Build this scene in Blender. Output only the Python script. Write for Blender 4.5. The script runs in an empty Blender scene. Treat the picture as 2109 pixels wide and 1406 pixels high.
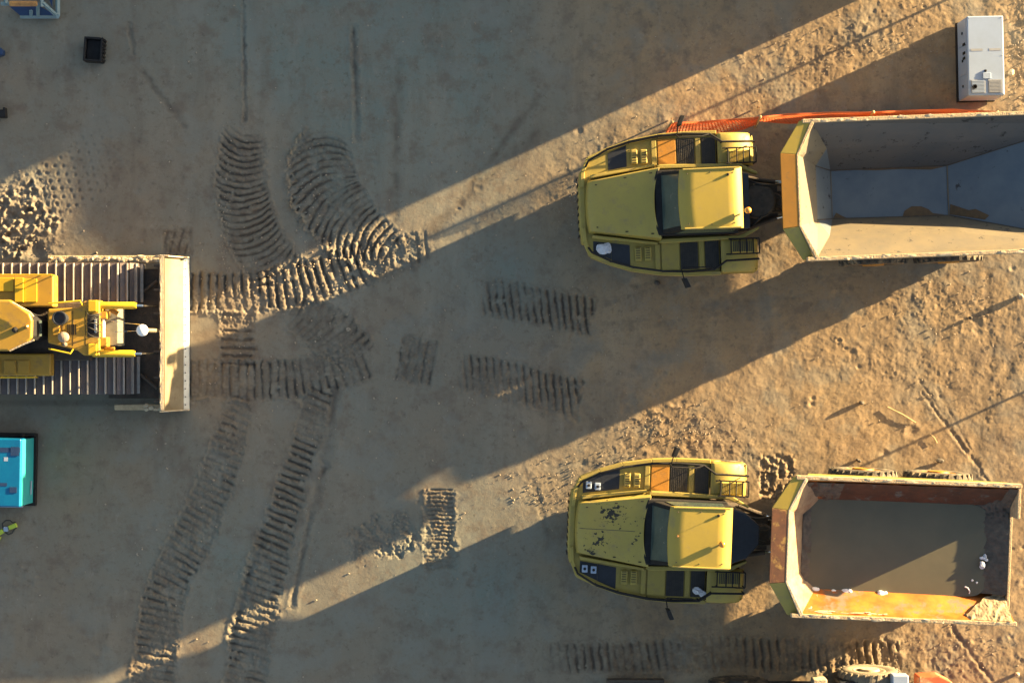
import bpy, bmesh, math, random
import numpy as np
from mathutils import Vector, Matrix
rnd = random.Random(7)
R = math.radians
scene = bpy.context.scene
COL = scene.collection

# ------------------------------------------------------------------ camera, world, sun, exposure
H = 45.0            # camera height above the ground
S = 80.0            # photo pixels per metre on the ground
CX, CY = 1054.5, 703.0
cam_d = bpy.data.cameras.new("camera"); cam = bpy.data.objects.new("camera", cam_d); COL.objects.link(cam)
cam.location = (0, 0, H); cam.rotation_euler = (0, 0, 0)
cam_d.sensor_width = 36.0; cam_d.lens = 36.0 * H / (2109.0 / S)
cam_d.clip_start = 0.5; cam_d.clip_end = 3000
scene.camera = cam

SUN_EL, SUN_AZ = 7.0, 24.6          # elevation; bearing measured from +X towards +Y
world = bpy.data.worlds.new("World"); scene.world = world; world.use_nodes = True
wn = world.node_tree; wn.nodes.clear()
sky = wn.nodes.new('ShaderNodeTexSky'); sky.sky_type = 'NISHITA'; sky.sun_disc = False
sky.sun_elevation = R(SUN_EL); sky.sun_rotation = R(90 - SUN_AZ)
sky.air_density = 1.0; sky.dust_density = 2.0; sky.ozone_density = 1.0
hs = wn.nodes.new('ShaderNodeHueSaturation'); hs.inputs['Saturation'].default_value = 0.85
bg = wn.nodes.new('ShaderNodeBackground'); bg.inputs['Strength'].default_value = 0.05
wo = wn.nodes.new('ShaderNodeOutputWorld')
wn.links.new(sky.outputs[0], hs.inputs['Color']); wn.links.new(hs.outputs[0], bg.inputs['Color']); wn.links.new(bg.outputs[0], wo.inputs[0])

sd = bpy.data.lights.new("sun", 'SUN'); sd.energy = 5.0; sd.angle = R(0.5); sd.color = (1.0, 0.70, 0.34)
sun = bpy.data.objects.new("sun", sd); COL.objects.link(sun)
sv = Vector((math.cos(R(SUN_EL)) * math.cos(R(SUN_AZ)), math.cos(R(SUN_EL)) * math.sin(R(SUN_AZ)), math.sin(R(SUN_EL))))
sun.rotation_euler = sv.to_track_quat('Z', 'Y').to_euler(); sun.location = sv * 60
scene.view_settings.view_transform = 'Standard'; scene.view_settings.look = 'None'
scene.view_settings.gamma = 1.0; scene.view_settings.use_curve_mapping = False
scene.view_settings.exposure = 2.95

# ------------------------------------------------------------------ helpers
def W(px, py, z=0.0):
    f = (H - z) / H / S
    return Vector(((px - CX) * f, (CY - py) * f, z))

def mat(name, c1, c2=None, scale=3.0, rough=0.6, metal=0.0, bump=0.0, bscale=40.0, dirt=None, dthr=0.55, dscale=2.0, dsoft=0.1, spec=0.5, coat=0.0):
    m = bpy.data.materials.new(name); m.use_nodes = True
    t = m.node_tree; n = t.nodes; l = t.links
    b = n['Principled BSDF']; b.inputs['Roughness'].default_value = rough; b.inputs['Metallic'].default_value = metal
    b.inputs['Specular IOR Level'].default_value = spec
    b.inputs['Coat Weight'].default_value = coat
    tc = n.new('ShaderNodeTexCoord')
    c2 = c2 or tuple(min(1, v * 0.8) for v in c1)
    no = n.new('ShaderNodeTexNoise'); no.inputs['Scale'].default_value = scale; no.inputs['Detail'].default_value = 8; no.inputs['Roughness'].default_value = 0.65
    l.new(tc.outputs['Object'], no.inputs['Vector'])
    r = n.new('ShaderNodeValToRGB'); r.color_ramp.elements[0].position = 0.35; r.color_ramp.elements[1].position = 0.65
    r.color_ramp.elements[0].color = (*c1, 1); r.color_ramp.elements[1].color = (*c2, 1)
    l.new(no.outputs['Fac'], r.inputs['Fac']); out = r.outputs['Color']
    if dirt:
        n2 = n.new('ShaderNodeTexNoise'); n2.inputs['Scale'].default_value = dscale; n2.inputs['Detail'].default_value = 10; n2.inputs['Roughness'].default_value = 0.72
        mp = n.new('ShaderNodeMapping'); mp.inputs['Location'].default_value = (3.1, 7.7, 1.3)
        l.new(tc.outputs['Object'], mp.inputs['Vector']); l.new(mp.outputs[0], n2.inputs['Vector'])
        mr = n.new('ShaderNodeMapRange'); mr.inputs['From Min'].default_value = dthr; mr.inputs['From Max'].default_value = dthr + dsoft
        l.new(n2.outputs['Fac'], mr.inputs['Value'])
        mx = n.new('ShaderNodeMix'); mx.data_type = 'RGBA'
        l.new(mr.outputs[0], mx.inputs['Factor']); l.new(out, mx.inputs['A']); mx.inputs['B'].default_value = (*dirt, 1)
        out = mx.outputs['Result']
        mr2 = n.new('ShaderNodeMapRange'); mr2.inputs['To Min'].default_value = rough; mr2.inputs['To Max'].default_value = 0.9
        l.new(mr.outputs[0], mr2.inputs['Value']); l.new(mr2.outputs[0], b.inputs['Roughness'])
        if metal:
            mr3 = n.new('ShaderNodeMapRange'); mr3.inputs['To Min'].default_value = metal; mr3.inputs['To Max'].default_value = 0
            l.new(mr.outputs[0], mr3.inputs['Value']); l.new(mr3.outputs[0], b.inputs['Metallic'])
    l.new(out, b.inputs['Base Color'])
    if bump:
        n3 = n.new('ShaderNodeTexNoise'); n3.inputs['Scale'].default_value = bscale; n3.inputs['Detail'].default_value = 6
        l.new(tc.outputs['Object'], n3.inputs['Vector'])
        bp = n.new('ShaderNodeBump'); bp.inputs['Strength'].default_value = bump; bp.inputs['Distance'].default_value = 0.02
        l.new(n3.outputs['Fac'], bp.inputs['Height']); l.new(bp.outputs[0], b.inputs['Normal'])
    return m

DUST = (0.30, 0.24, 0.16)
M = {}
M['yellow'] = mat('yellow_paint', (0.37, 0.275, 0.045), (0.33, 0.25, 0.05), 1.5, 0.42, bump=0.05, bscale=8, dirt=(0.24, 0.19, 0.09), dthr=0.56, dscale=2.5, dsoft=0.25)
M['yellow_old'] = mat('faded_yellow_paint', (0.34, 0.27, 0.058), (0.30, 0.235, 0.058), 2, 0.55, bump=0.05, bscale=9, dirt=(0.22, 0.17, 0.09), dthr=0.52, dscale=4, dsoft=0.25)
M['ochre'] = mat('ochre_paint', (0.42, 0.19, 0.02), (0.36, 0.165, 0.02), 2.5, 0.6, dirt=(0.22, 0.13, 0.05), dthr=0.57, dscale=5, dsoft=0.15, bump=0.05)
M['rust'] = mat('rusty_paint', (0.24, 0.10, 0.045), (0.15, 0.07, 0.04), 6, 0.85, dirt=(0.48, 0.28, 0.08), dthr=0.52, dscale=3, dsoft=0.08, bump=0.2)
M['dozer'] = mat('dozer_yellow', (0.40, 0.235, 0.026), (0.34, 0.20, 0.026), 2, 0.5, dirt=(0.20, 0.13, 0.06), dthr=0.53, dscale=4, dsoft=0.2, bump=0.04, bscale=10)
M['dozer_bright'] = mat('dozer_cylinder_yellow', (0.55, 0.37, 0.02), (0.48, 0.32, 0.02), 3, 0.35)
M['black'] = mat('black_plastic', (0.012, 0.012, 0.014), (0.02, 0.02, 0.022), 6, 0.75, spec=0.25)
M['blackblue'] = mat('black_screen', (0.010, 0.014, 0.024), (0.016, 0.022, 0.034), 10, 0.5)
M['grating'] = mat('dark_grating', (0.035, 0.035, 0.037), (0.06, 0.055, 0.05), 8, 0.7, dirt=(0.16, 0.13, 0.10), dthr=0.6, dscale=6, dsoft=0.2, bump=0.4, bscale=60)
M['rubber'] = mat('tyre_rubber', (0.035, 0.034, 0.033), (0.05, 0.047, 0.043), 5, 0.85, dirt=(0.26, 0.21, 0.14), dthr=0.46, dscale=4, dsoft=0.2, bump=0.3, bscale=30)
M['dusty_rubber'] = mat('dusty_tyre', (0.24, 0.21, 0.16), (0.16, 0.14, 0.11), 5, 0.9, bump=0.3, bscale=30)
M['glass'] = mat('dusty_glass', (0.035, 0.055, 0.058), (0.06, 0.085, 0.085), 2.0, 0.12, dirt=(0.12, 0.12, 0.11), dthr=0.55, dscale=2.5, dsoft=0.3, spec=0.8)
M['steel_bed'] = mat('worn_bed_steel', (0.115, 0.145, 0.175), (0.085, 0.115, 0.15), 1.6, 0.42, metal=0.25, dirt=(0.04, 0.045, 0.055), dthr=0.62, dscale=3.0, dsoft=0.03, bump=0.15, bscale=6)
M['mud'] = mat('dry_mud', (0.46, 0.36, 0.23), (0.34, 0.26, 0.16), 9, 0.95, bump=0.8, bscale=30, dirt=(0.16, 0.12, 0.09), dthr=0.58, dscale=9, dsoft=0.1)
M['pale_mud'] = mat('pale_dry_mud', (0.52, 0.44, 0.32), (0.42, 0.34, 0.23), 6, 0.92, bump=0.6, bscale=20)
M['darkmud'] = mat('wet_dark_mud', (0.055, 0.048, 0.042), (0.10, 0.085, 0.07), 6, 0.8, bump=0.8, bscale=16)
M['rust_wall'] = mat('orange_rust_wall', (0.50, 0.165, 0.018), (0.27, 0.070, 0.012), 1.6, 0.55, dirt=(0.15, 0.11, 0.08), dthr=0.545, dscale=1.7, dsoft=0.08, bump=0.2, bscale=6)
M['slurry'] = mat('muddy_water', (0.104, 0.099, 0.072), (0.122, 0.113, 0.080), 1.0, 0.26, bump=0.05, bscale=5, spec=0.35)
M['track'] = mat('track_steel', (0.135, 0.112, 0.112), (0.10, 0.088, 0.092), 5, 0.55, metal=0.3, dirt=(0.15, 0.105, 0.085), dthr=0.52, dscale=6, dsoft=0.2, bump=0.3)
M['grouser'] = mat('polished_grouser', (0.46, 0.43, 0.40), (0.36, 0.33, 0.30), 7, 0.4, metal=0.4)
M['bed_dust'] = mat('dusty_bed_wall', (0.155, 0.13, 0.085), (0.115, 0.103, 0.080), 1.8, 0.7, dirt=(0.045, 0.042, 0.04), dthr=0.60, dscale=4.5, dsoft=0.03, bump=0.15, bscale=6)
M['bed_wall_shade'] = mat('shaded_bed_wall', (0.095, 0.098, 0.105), (0.07, 0.082, 0.098), 1.3, 0.55, metal=0.15, dirt=(0.022, 0.024, 0.028), dthr=0.575, dscale=3.6, dsoft=0.05, bump=0.2, bscale=6)  # darker copy for the wall turned from the sun, shade in its colour
M['silt'] = mat('cracked_silt', (0.29, 0.23, 0.15), (0.18, 0.14, 0.09), 9, 0.9, bump=0.8, bscale=18, dirt=(0.09, 0.07, 0.05), dthr=0.54, dscale=6, dsoft=0.15)
M['stain'] = mat('brown_bed_mud', (0.115, 0.078, 0.040), (0.08, 0.055, 0.032), 8, 0.85, bump=0.4)
M['bed_front'] = mat('silty_headboard', (0.33, 0.24, 0.15), (0.22, 0.14, 0.085), 3.5, 0.85, dirt=(0.10, 0.07, 0.05), dthr=0.60, dscale=5, dsoft=0.1, bump=0.4, bscale=14)
M['blade'] = mat('polished_blade', (0.31, 0.27, 0.19), (0.20, 0.165, 0.11), 1.1, 0.42, metal=0.35, bump=0.15, bscale=5, dirt=(0.17, 0.115, 0.06), dthr=0.52, dscale=1.6, dsoft=0.2)
M['edge'] = mat('cutting_edge_steel', (0.42, 0.45, 0.46), (0.33, 0.35, 0.36), 4, 0.4, metal=0.5)
M['dark_steel'] = mat('greasy_dark_steel', (0.05, 0.042, 0.036), (0.09, 0.07, 0.055), 6, 0.8, bump=0.5, bscale=20)
M['chrome'] = mat('chrome_rod', (0.7, 0.7, 0.7), (0.6, 0.6, 0.6), 5, 0.15, metal=1.0)
M['white'] = mat('white_paint', (0.30, 0.385, 0.54), (0.28, 0.355, 0.49), 3, 0.45, dirt=(0.36, 0.35, 0.34), dthr=0.64, dscale=5, dsoft=0.15)
M['whitepl'] = mat('white_plastic', (0.85, 0.86, 0.88), (0.8, 0.8, 0.82), 3, 0.35)
M['greyvent'] = mat('grey_louvre', (0.30, 0.32, 0.35), (0.24, 0.26, 0.30), 5, 0.6)
M['blue'] = mat('blue_paint', (0.0, 0.14, 0.30), (0.0, 0.10, 0.26), 1.5, 0.35, coat=0.3)
M['teal'] = mat('sunlit_teal', (0.03, 0.40, 0.42), (0.03, 0.33, 0.38), 2, 0.3, coat=0.3)
M['navy'] = mat('navy_panel', (0.01, 0.03, 0.10), (0.015, 0.045, 0.12), 5, 0.5)
M['bluegrey'] = mat('bluegrey_steel', (0.17, 0.26, 0.30), (0.12, 0.20, 0.24), 6, 0.5, dirt=(0.25, 0.2, 0.14), dthr=0.6)
M['orange'] = mat('orange_beam', (0.50, 0.26, 0.08), (0.30, 0.15, 0.06), 9, 0.6)
M['net'] = mat('orange_mesh_plastic', (0.72, 0.17, 0.06), (0.62, 0.13, 0.04), 6, 0.6)
M['wood'] = mat('pale_timber', (0.55, 0.42, 0.22), (0.42, 0.30, 0.16), 14, 0.8)
M['hivis'] = mat('hi_vis_webbing', (0.42, 0.55, 0.06), (0.34, 0.46, 0.05), 10, 0.7)
M['amber'] = mat('amber_lens', (0.62, 0.26, 0.04), (0.5, 0.18, 0.03), 8, 0.2, spec=0.7)
M['bag'] = mat('pale_plastic_bag', (0.62, 0.64, 0.72), (0.50, 0.52, 0.60), 12, 0.45, bump=0.8, bscale=25)
M['stone'] = mat('stone', (0.36, 0.30, 0.23), (0.22, 0.18, 0.14), 7, 0.9, bump=0.5)
M['greyolive'] = mat('dusty_grey_guard', (0.20, 0.19, 0.15), (0.15, 0.14, 0.11), 6, 0.7)
M['shaded_rust'] = mat('rust_in_painted_shade', (0.085, 0.030, 0.014), (0.045, 0.018, 0.010), 3, 0.75, dirt=(0.10, 0.095, 0.085), dthr=0.57, dscale=3, dsoft=0.08, bump=0.3, bscale=10)
M['red'] = mat('red_orange_paint', (0.60, 0.13, 0.05), (0.5, 0.10, 0.04), 4, 0.45, dirt=(0.5, 0.38, 0.22), dthr=0.5)
M['hose'] = mat('hose_rubber', (0.02, 0.02, 0.02), (0.035, 0.033, 0.03), 9, 0.6)

def hood_chip_mat():
    m = M['yellow_old'].copy(); m.name = 'chipped_yellow_paint'
    t = m.node_tree; n = t.nodes; l = t.links; b = n['Principled BSDF']
    old = b.inputs['Base Color'].links[0].from_socket
    tc = n.new('ShaderNodeTexCoord')
    no = n.new('ShaderNodeTexNoise'); no.inputs['Scale'].default_value = 9.0; no.inputs['Detail'].default_value = 7; no.inputs['Roughness'].default_value = 0.62
    mp = n.new('ShaderNodeMapping'); mp.inputs['Scale'].default_value = (1.0, 1.25, 0.4)
    l.new(tc.outputs['Object'], mp.inputs['Vector']); l.new(mp.outputs[0], no.inputs['Vector'])
    total = None
    for (x, y, r, amt) in ((0.95, 0.38, 0.45, 0.235), (0.80, 0.42, 0.25, 0.06), (0.62, -0.30, 0.45, 0.175), (1.58, 0.25, 0.22, 0.12), (1.56, -0.2, 0.2, 0.10), (0.55, -0.56, 0.35, 0.12), (0.28, 0.62, 0.22, 0.1)):
        vm = n.new('ShaderNodeVectorMath'); vm.operation = 'DISTANCE'
        ms = n.new('ShaderNodeVectorMath'); ms.operation = 'MULTIPLY'; ms.inputs[1].default_value = (1, 1, 0)
        l.new(tc.outputs['Object'], ms.inputs[0]); l.new(ms.outputs[0], vm.inputs[0]); vm.inputs[1].default_value = (x, y, 0)
        mr = n.new('ShaderNodeMapRange'); mr.inputs['From Min'].default_value = r; mr.inputs['From Max'].default_value = 0.0
        mr.inputs['To Min'].default_value = 0; mr.inputs['To Max'].default_value = amt
        l.new(vm.outputs['Value'], mr.inputs['Value'])
        if total is None: total = mr.outputs[0]
        else:
            a = n.new('ShaderNodeMath'); a.operation = 'MAXIMUM'; l.new(total, a.inputs[0]); l.new(mr.outputs[0], a.inputs[1]); total = a.outputs[0]
    a = n.new('ShaderNodeMath'); a.operation = 'ADD'; l.new(no.outputs['Fac'], a.inputs[0]); l.new(total, a.inputs[1])
    th = n.new('ShaderNodeMapRange'); th.inputs['From Min'].default_value = 0.655; th.inputs['From Max'].default_value = 0.675; l.new(a.outputs[0], th.inputs['Value'])
    mx = n.new('ShaderNodeMix'); mx.data_type = 'RGBA'; l.new(th.outputs[0], mx.inputs['Factor']); l.new(old, mx.inputs['A']); mx.inputs['B'].default_value = (0.02, 0.018, 0.012, 1)
    l.new(mx.outputs['Result'], b.inputs['Base Color'])
    return m
M['chipped'] = hood_chip_mat()

class MB:
    def __init__(s): s.v = []; s.f = []
    def add(s, vs, fs):
        o = len(s.v); s.v += [tuple(v) for v in vs]; s.f += [tuple(i + o for i in f) for f in fs]; return s
    def box(s, x0, x1, y0, y1, z0, z1):
        vs = [(x0, y0, z0), (x1, y0, z0), (x1, y1, z0), (x0, y1, z0), (x0, y0, z1), (x1, y0, z1), (x1, y1, z1), (x0, y1, z1)]
        return s.add(vs, [(3, 2, 1, 0), (4, 5, 6, 7), (0, 1, 5, 4), (1, 2, 6, 5), (2, 3, 7, 6), (3, 0, 4, 7)])
    def prism(s, poly, z0, z1, poly2=None):
        n = len(poly)
        zz0 = z0 if callable(z0) else (lambda x, y: z0); zz1 = z1 if callable(z1) else (lambda x, y: z1)
        p2 = poly2 or poly
        vs = [(x, y, zz0(x, y)) for x, y in poly] + [(x, y, zz1(x, y)) for x, y in p2]
        ar = sum(poly[i][0] * poly[(i + 1) % n][1] - poly[(i + 1) % n][0] * poly[i][1] for i in range(n))
        fs = [tuple(range(n - 1, -1, -1)), tuple(range(n, 2 * n))] + [(i, (i + 1) % n, n + (i + 1) % n, n + i) for i in range(n)]
        if ar < 0: fs = [tuple(reversed(f)) for f in fs]
        return s.add(vs, fs)
    def tube(s, pts, r, n=8, closed=False, r2=None):
        pts = [Vector(p) for p in pts]; rings = []
        for i, p in enumerate(pts):
            a = pts[(i - 1) % len(pts)] if (i > 0 or closed) else pts[i]
            b = pts[(i + 1) % len(pts)] if (i < len(pts) - 1 or closed) else pts[i]
            d = (b - a).normalized(); up = Vector((0, 0, 1)) if abs(d.z) < 0.9 else Vector((1, 0, 0))
            u = d.cross(up).normalized(); w = d.cross(u).normalized()
            rr = r if r2 is None else r + (r2 - r) * i / (len(pts) - 1)
            rings.append([p + u * math.cos(2 * math.pi * k / n) * rr + w * math.sin(2 * math.pi * k / n) * rr for k in range(n)])
        vs = [v for g in rings for v in g]; m = len(rings); fs = []
        for i in range(m if closed else m - 1):
            j = (i + 1) % m
            for k in range(n): fs.append((i * n + k, i * n + (k + 1) % n, j * n + (k + 1) % n, j * n + k))
        if not closed: fs += [tuple(range(n - 1, -1, -1)), tuple((m - 1) * n + k for k in range(n))]
        return s.add(vs, fs)
    def cyl(s, p0, p1, r, n=20, r2=None): return s.tube([p0, p1], r, n, r2=r2)
    def lathe(s, prof, c, axis='z', n=28):
        # prof: (radius, height) list; axis z or y
        vs = []; m = len(prof)
        for r, h in prof:
            for k in range(n):
                a = 2 * math.pi * k / n
                if axis == 'z': vs.append((c[0] + r * math.cos(a), c[1] + r * math.sin(a), c[2] + h))
                elif axis == 'y': vs.append((c[0] + r * math.cos(a), c[1] + h, c[2] + r * math.sin(a)))
                else: vs.append((c[0] + h, c[1] + r * math.cos(a), c[2] + r * math.sin(a)))
        fs = [(i * n + k, i * n + (k + 1) % n, (i + 1) * n + (k + 1) % n, (i + 1) * n + k) for i in range(m - 1) for k in range(n)]
        fs += [tuple(range(n - 1, -1, -1)), tuple((m - 1) * n + k for k in range(n))]
        return s.add(vs, fs)
    def blob(s, c, r, seed=0, flat=0.6, sub=2, amp=0.25):
        bm = bmesh.new(); bmesh.ops.create_icosphere(bm, subdivisions=sub, radius=1.0); q = random.Random(seed)
        ph = [(q.uniform(-3, 3), q.uniform(-3, 3), q.uniform(-3, 3), q.uniform(0, 6)) for _ in range(5)]
        vs = []
        for v in bm.verts:
            k = 1 + amp * sum(math.sin(a * v.co.x + b * v.co.y + c_ * v.co.z + d) for a, b, c_, d in ph) / 2.2
            rr = r if isinstance(r, (tuple, list)) else (r, r, r * flat)
            vs.append((c[0] + v.co.x * k * rr[0], c[1] + v.co.y * k * rr[1], c[2] + v.co.z * k * rr[2]))
        fs = [tuple(v.index for v in f.verts) for f in bm.faces]; bm.free()
        return s.add(vs, fs)
    def islands(s):
        par = list(range(len(s.v)))
        def fd(a):
            while par[a] != a: par[a] = par[par[a]]; a = par[a]
            return a
        for f in s.f:
            r0 = fd(f[0])
            for i in f[1:]: par[fd(i)] = r0
        out = {}
        for f in s.f: out.setdefault(fd(f[0]), []).append(f)
        res = []
        for k, fs in out.items():
            used = sorted({i for f in fs for i in f}); mp = {u: i for i, u in enumerate(used)}
            b = MB(); b.v = [s.v[u] for u in used]; b.f = [tuple(mp[i] for i in f) for f in fs]; res.append(b)
        return res
    def build_each(s, name, m, parent=None, **k):
        r = [b.build(name, m, parent, **k) for b in s.islands()]; return r[0]
    def build(s, name, m, parent=None, off=(0, 0, 0), smooth=False, bevel=0.0, tf=None, solid=0.0, seg=2):
        me = bpy.data.meshes.new(name)
        vs = [Vector(v) for v in s.v]
        if tf: vs = [tf(v) for v in vs]
        o_ = Vector(off); me.from_pydata([tuple(v - o_) for v in vs], [], s.f); me.materials.append(m if not isinstance(m, str) else M[m])
        bm = bmesh.new(); bm.from_mesh(me); bmesh.ops.recalc_face_normals(bm, faces=bm.faces) if not solid else None
        bm.to_mesh(me); bm.free()
        o = bpy.data.objects.new(name, me); COL.objects.link(o)
        if parent: o.parent = parent
        if solid:
            md = o.modifiers.new('thickness', 'SOLIDIFY'); md.thickness = solid; md.offset = -1
        if bevel:
            md = o.modifiers.new('bevel', 'BEVEL'); md.width = bevel; md.segments = seg; md.limit_method = 'ANGLE'; md.angle_limit = R(35)
        if smooth:
            for p in me.polygons: p.use_smooth = True
            try: me.set_sharp_from_angle(angle=R(40))
            except Exception: pass
        return o

def tag(o, label=None, cat=None, group=None, kind=None):
    if label: o['label'] = label
    if cat: o['category'] = cat
    if group: o['group'] = group
    if kind: o['kind'] = kind
    return o
def empty(name, loc, rz, label, cat, group=None):
    e = bpy.data.objects.new(name, None); COL.objects.link(e); e.location = loc; e.rotation_euler = (0, 0, rz); e.empty_display_size = 0.3
    return tag(e, label, cat, group)
def kids(o): return list(o.children)
def copy_tree(o, parent=None):
    c = o.copy(); COL.objects.link(c)
    if parent: c.parent = parent
    for ch in kids(o): copy_tree(ch, c)
    return c

# ------------------------------------------------------------------ ground
def build_ground():
    step = 0.0215
    fx = np.arange(-13.7, 13.7, step); fy = np.arange(-9.3, 9.3, step)
    def outer(a0, far):
        out = []; d = step; a = a0
        while a < far: d *= 1.09; a += d; out.append(a)
        return np.array(out)
    ox = outer(fx[-1], 900); oy = outer(fy[-1], 900)
    xs = np.concatenate([-ox[::-1], fx, ox]); ys = np.concatenate([-oy[::-1], fy, oy])
    nx, ny = len(xs), len(ys)
    X, Y = np.meshgrid(xs, ys)           # rows = y
    rg = np.random.default_rng(11)
    T = [rg.random((256, 256)).astype(np.float32) for _ in range(8)]
    def vn(x, y, k):
        t = T[k % 8]; xi = np.floor(x).astype(int); yi = np.floor(y).astype(int)
        u = x - xi; v = y - yi; u = u * u * (3 - 2 * u); v = v * v * (3 - 2 * v)
        a = t[yi & 255, xi & 255]; b = t[yi & 255, (xi + 1) & 255]; c = t[(yi + 1) & 255, xi & 255]; d = t[(yi + 1) & 255, (xi + 1) & 255]
        return (a + (b - a) * u) * (1 - v) + (c + (d - c) * u) * v - 0.5
    def fbm(x, y, f, o, k, gain=0.5):
        s = 0; a = 1.0
        for i in range(o):
            s = s + a * vn(x * f * 2 ** i + 17.3 * k + i * 5.1, y * f * 2 ** i + 9.7 * k - i * 3.3, k + i); a *= gain
        return s
    PX = X * S + CX; PY = CY - Y * S
    def sm(a, b, x):
        t = np.clip((x - a) / (b - a), 0, 1); return t * t * (3 - 2 * t)
    big = fbm(X, Y, 0.35, 3, 0)
    h = 0.028 * big * np.exp(-((np.maximum(0, np.abs(X) - 30)) / 30) ** 2)
    # how rough the soil is: smoother, rolled ground on the left and centre, churned lumpy ground to the right
    rough = 0.30 + 0.70 * sm(1000, 1420, PX + 0.35 * (PY - 703) * 0 + 120 * fbm(X, Y, 0.5, 2, 3))
    rough = np.where(PX > 1100, np.maximum(rough, 0.4), rough)
    def gauss(cx, cy, rx, ry, ang=0):
        c, s_ = math.cos(R(ang)), math.sin(R(ang)); dx = PX - cx; dy = PY - cy
        u = (dx * c + dy * s_) / rx; v = (-dx * s_ + dy * c) / ry
        return np.exp(-(u * u + v * v))
    lump = (1.0 * gauss(1390, 880, 190, 45, 20) + 0.5 * gauss(1255, 950, 90, 40, -20) + 0.5 * gauss(1120, 1010, 90, 50, 60) + 0.8 * gauss(1750, 90, 220, 60, -25)
            + 1.1 * gauss(2090, 100, 60, 160) + 0.6 * gauss(1170, 420, 60, 90) + 0.7 * gauss(1950, 640, 150, 60, 10) + 0.5 * gauss(1850, 760, 200, 40, 10)
            + 0.8 * gauss(1250, 330, 70, 50, -20) + 0.8 * gauss(1950, 1350, 130, 60) + 0.5 * gauss(60, 1180, 90, 50) + 0.5 * gauss(1010, 460, 100, 40, -25))
    f1 = fbm(X, Y, 3.2, 4, 1, 0.55); f2 = fbm(X, Y, 9.0, 3, 2, 0.6); f3 = fbm(X, Y, 22.0, 2, 5, 0.6)
    h += rough * (0.011 * f1 + 0.0032 * f2 + 0.0022 * f3 + 0.008 * fbm(X * 0.55 + Y * 0.5, Y * 1.6 - X * 1.4, 2.2, 3, 4))
    lum = np.clip(f2 * 1.6 + 0.15, 0, 1) ** 1.4
    rid = 0.22 - np.abs(vn(X * 7.3 + 3, Y * 7.3, 3) + 0.4 * f2); rid2 = 0.2 - np.abs(vn(X * 17 + 9, Y * 17 + 5, 6))
    h += lump * (0.007 * lum + 0.012 * f1 + 0.018 * rid + 0.009 * rid2) + (rough - 0.3) * (0.004 * rid + 0.004 * rid2)
    # pits / footprints
    for i in range(160):
        r_ = rg.random(4); x0 = 1150 + r_[0] * 959; y0 = r_[1] * 1406; rad = 4 + 9 * r_[2] ** 2
        if i > 105: x0 = r_[0] * 1150
        m = (np.abs(xs * S + CX - x0) < 40); n_ = (np.abs(CY - ys * S - y0) < 40)
        sub = np.ix_(n_, m); dx = PX[sub] - x0; dy = PY[sub] - y0; dd = (dx * dx + dy * dy * (1 + r_[3])) / rad ** 2
        h[sub] += (0.6 if i > 105 else 1.0) * (-0.016 * np.exp(-dd) + 0.006 * np.exp(-(np.sqrt(dd) - 1.5) ** 2 * 3) * (0.3 + 2.5 * np.clip(f1[sub], 0, 1)))
    mud = np.clip(0.55 * lump, 0, 1) * 0.5
    # radial drag scratches on the right
    for (x0, y0, x1, y1, w, d) in ((1880, 760, 2010, 960, 3, .005), (1930, 800, 2040, 1000, 3, .005), (1960, 880, 2080, 1060, 3, .006), (2035, 560, 2040, 760, 7, .007), (2040, 760, 2000, 1000, 12, .006),
                              (2109, 700, 2030, 860, 9, .007), (1900, 810, 1990, 930, 3, .012), (1960, 1290, 2040, 1400, 4, .012), (1100, 1000, 1130, 1100, 6, .008),
                              (500, -20, 505, 250, 3, .022), (728, 60, 736, 290, 5, .030), (690, 800, 668, 960, 10, .022), (668, 960, 640, 1060, 7, .022), (640, 1060, 600, 1250, 5, .018), (512, 1180, 545, 1100, 6, .028), (475, 1330, 512, 1180, 6, .03),
                              (820, 130, 812, 460, 10, .006), (880, 480, 1110, 270, 14, .004), (940, 420, 1110, 200, 8, .004), (265, 50, 275, 110, 4, .015), (295, 150, 380, 260, 6, .008)):
        bx0, bx1 = min(x0, x1) - 30, max(x0, x1) + 30; by0, by1 = min(y0, y1) - 30, max(y0, y1) + 30
        m = (xs * S + CX > bx0) & (xs * S + CX < bx1); n_ = (CY - ys * S > by0) & (CY - ys * S < by1); sub = np.ix_(n_, m)
        vx, vy = x1 - x0, y1 - y0; L = math.hypot(vx, vy)
        t = np.clip(((PX[sub] - x0) * vx + (PY[sub] - y0) * vy) / L ** 2, 0, 1)
        dd = np.hypot(PX[sub] - x0 - t * vx, PY[sub] - y0 - t * vy) + 5 * f2[sub]
        g = np.exp(-(dd / w) ** 2) * (0.55 + 1.4 * np.clip(f1[sub] + .3, 0, 1))
        h[sub] -= d * g; mud[sub] = np.maximum(mud[sub], 0.55 * g)
        h[sub] += 0.4 * d * np.exp(-((dd - 2 * w) / w) ** 2)
    # crawler prints
    def smooth(pts, k=6):
        out = []; n = len(pts)
        for i in range(n - 1):
            p0 = pts[max(0, i - 1)]; p1 = pts[i]; p2 = pts[i + 1]; p3 = pts[min(n - 1, i + 2)]
            for j in range(k):
                t = j / k
                out.append(tuple(0.5 * (2 * p1[a] + (p2[a] - p0[a]) * t + (2 * p0[a] - 5 * p1[a] + 4 * p2[a] - p3[a]) * t * t + (3 * p1[a] - p0[a] - 3 * p2[a] + p3[a]) * t ** 3) for a in range(len(p1))))
        out.append(tuple(pts[-1])); return out
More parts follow.
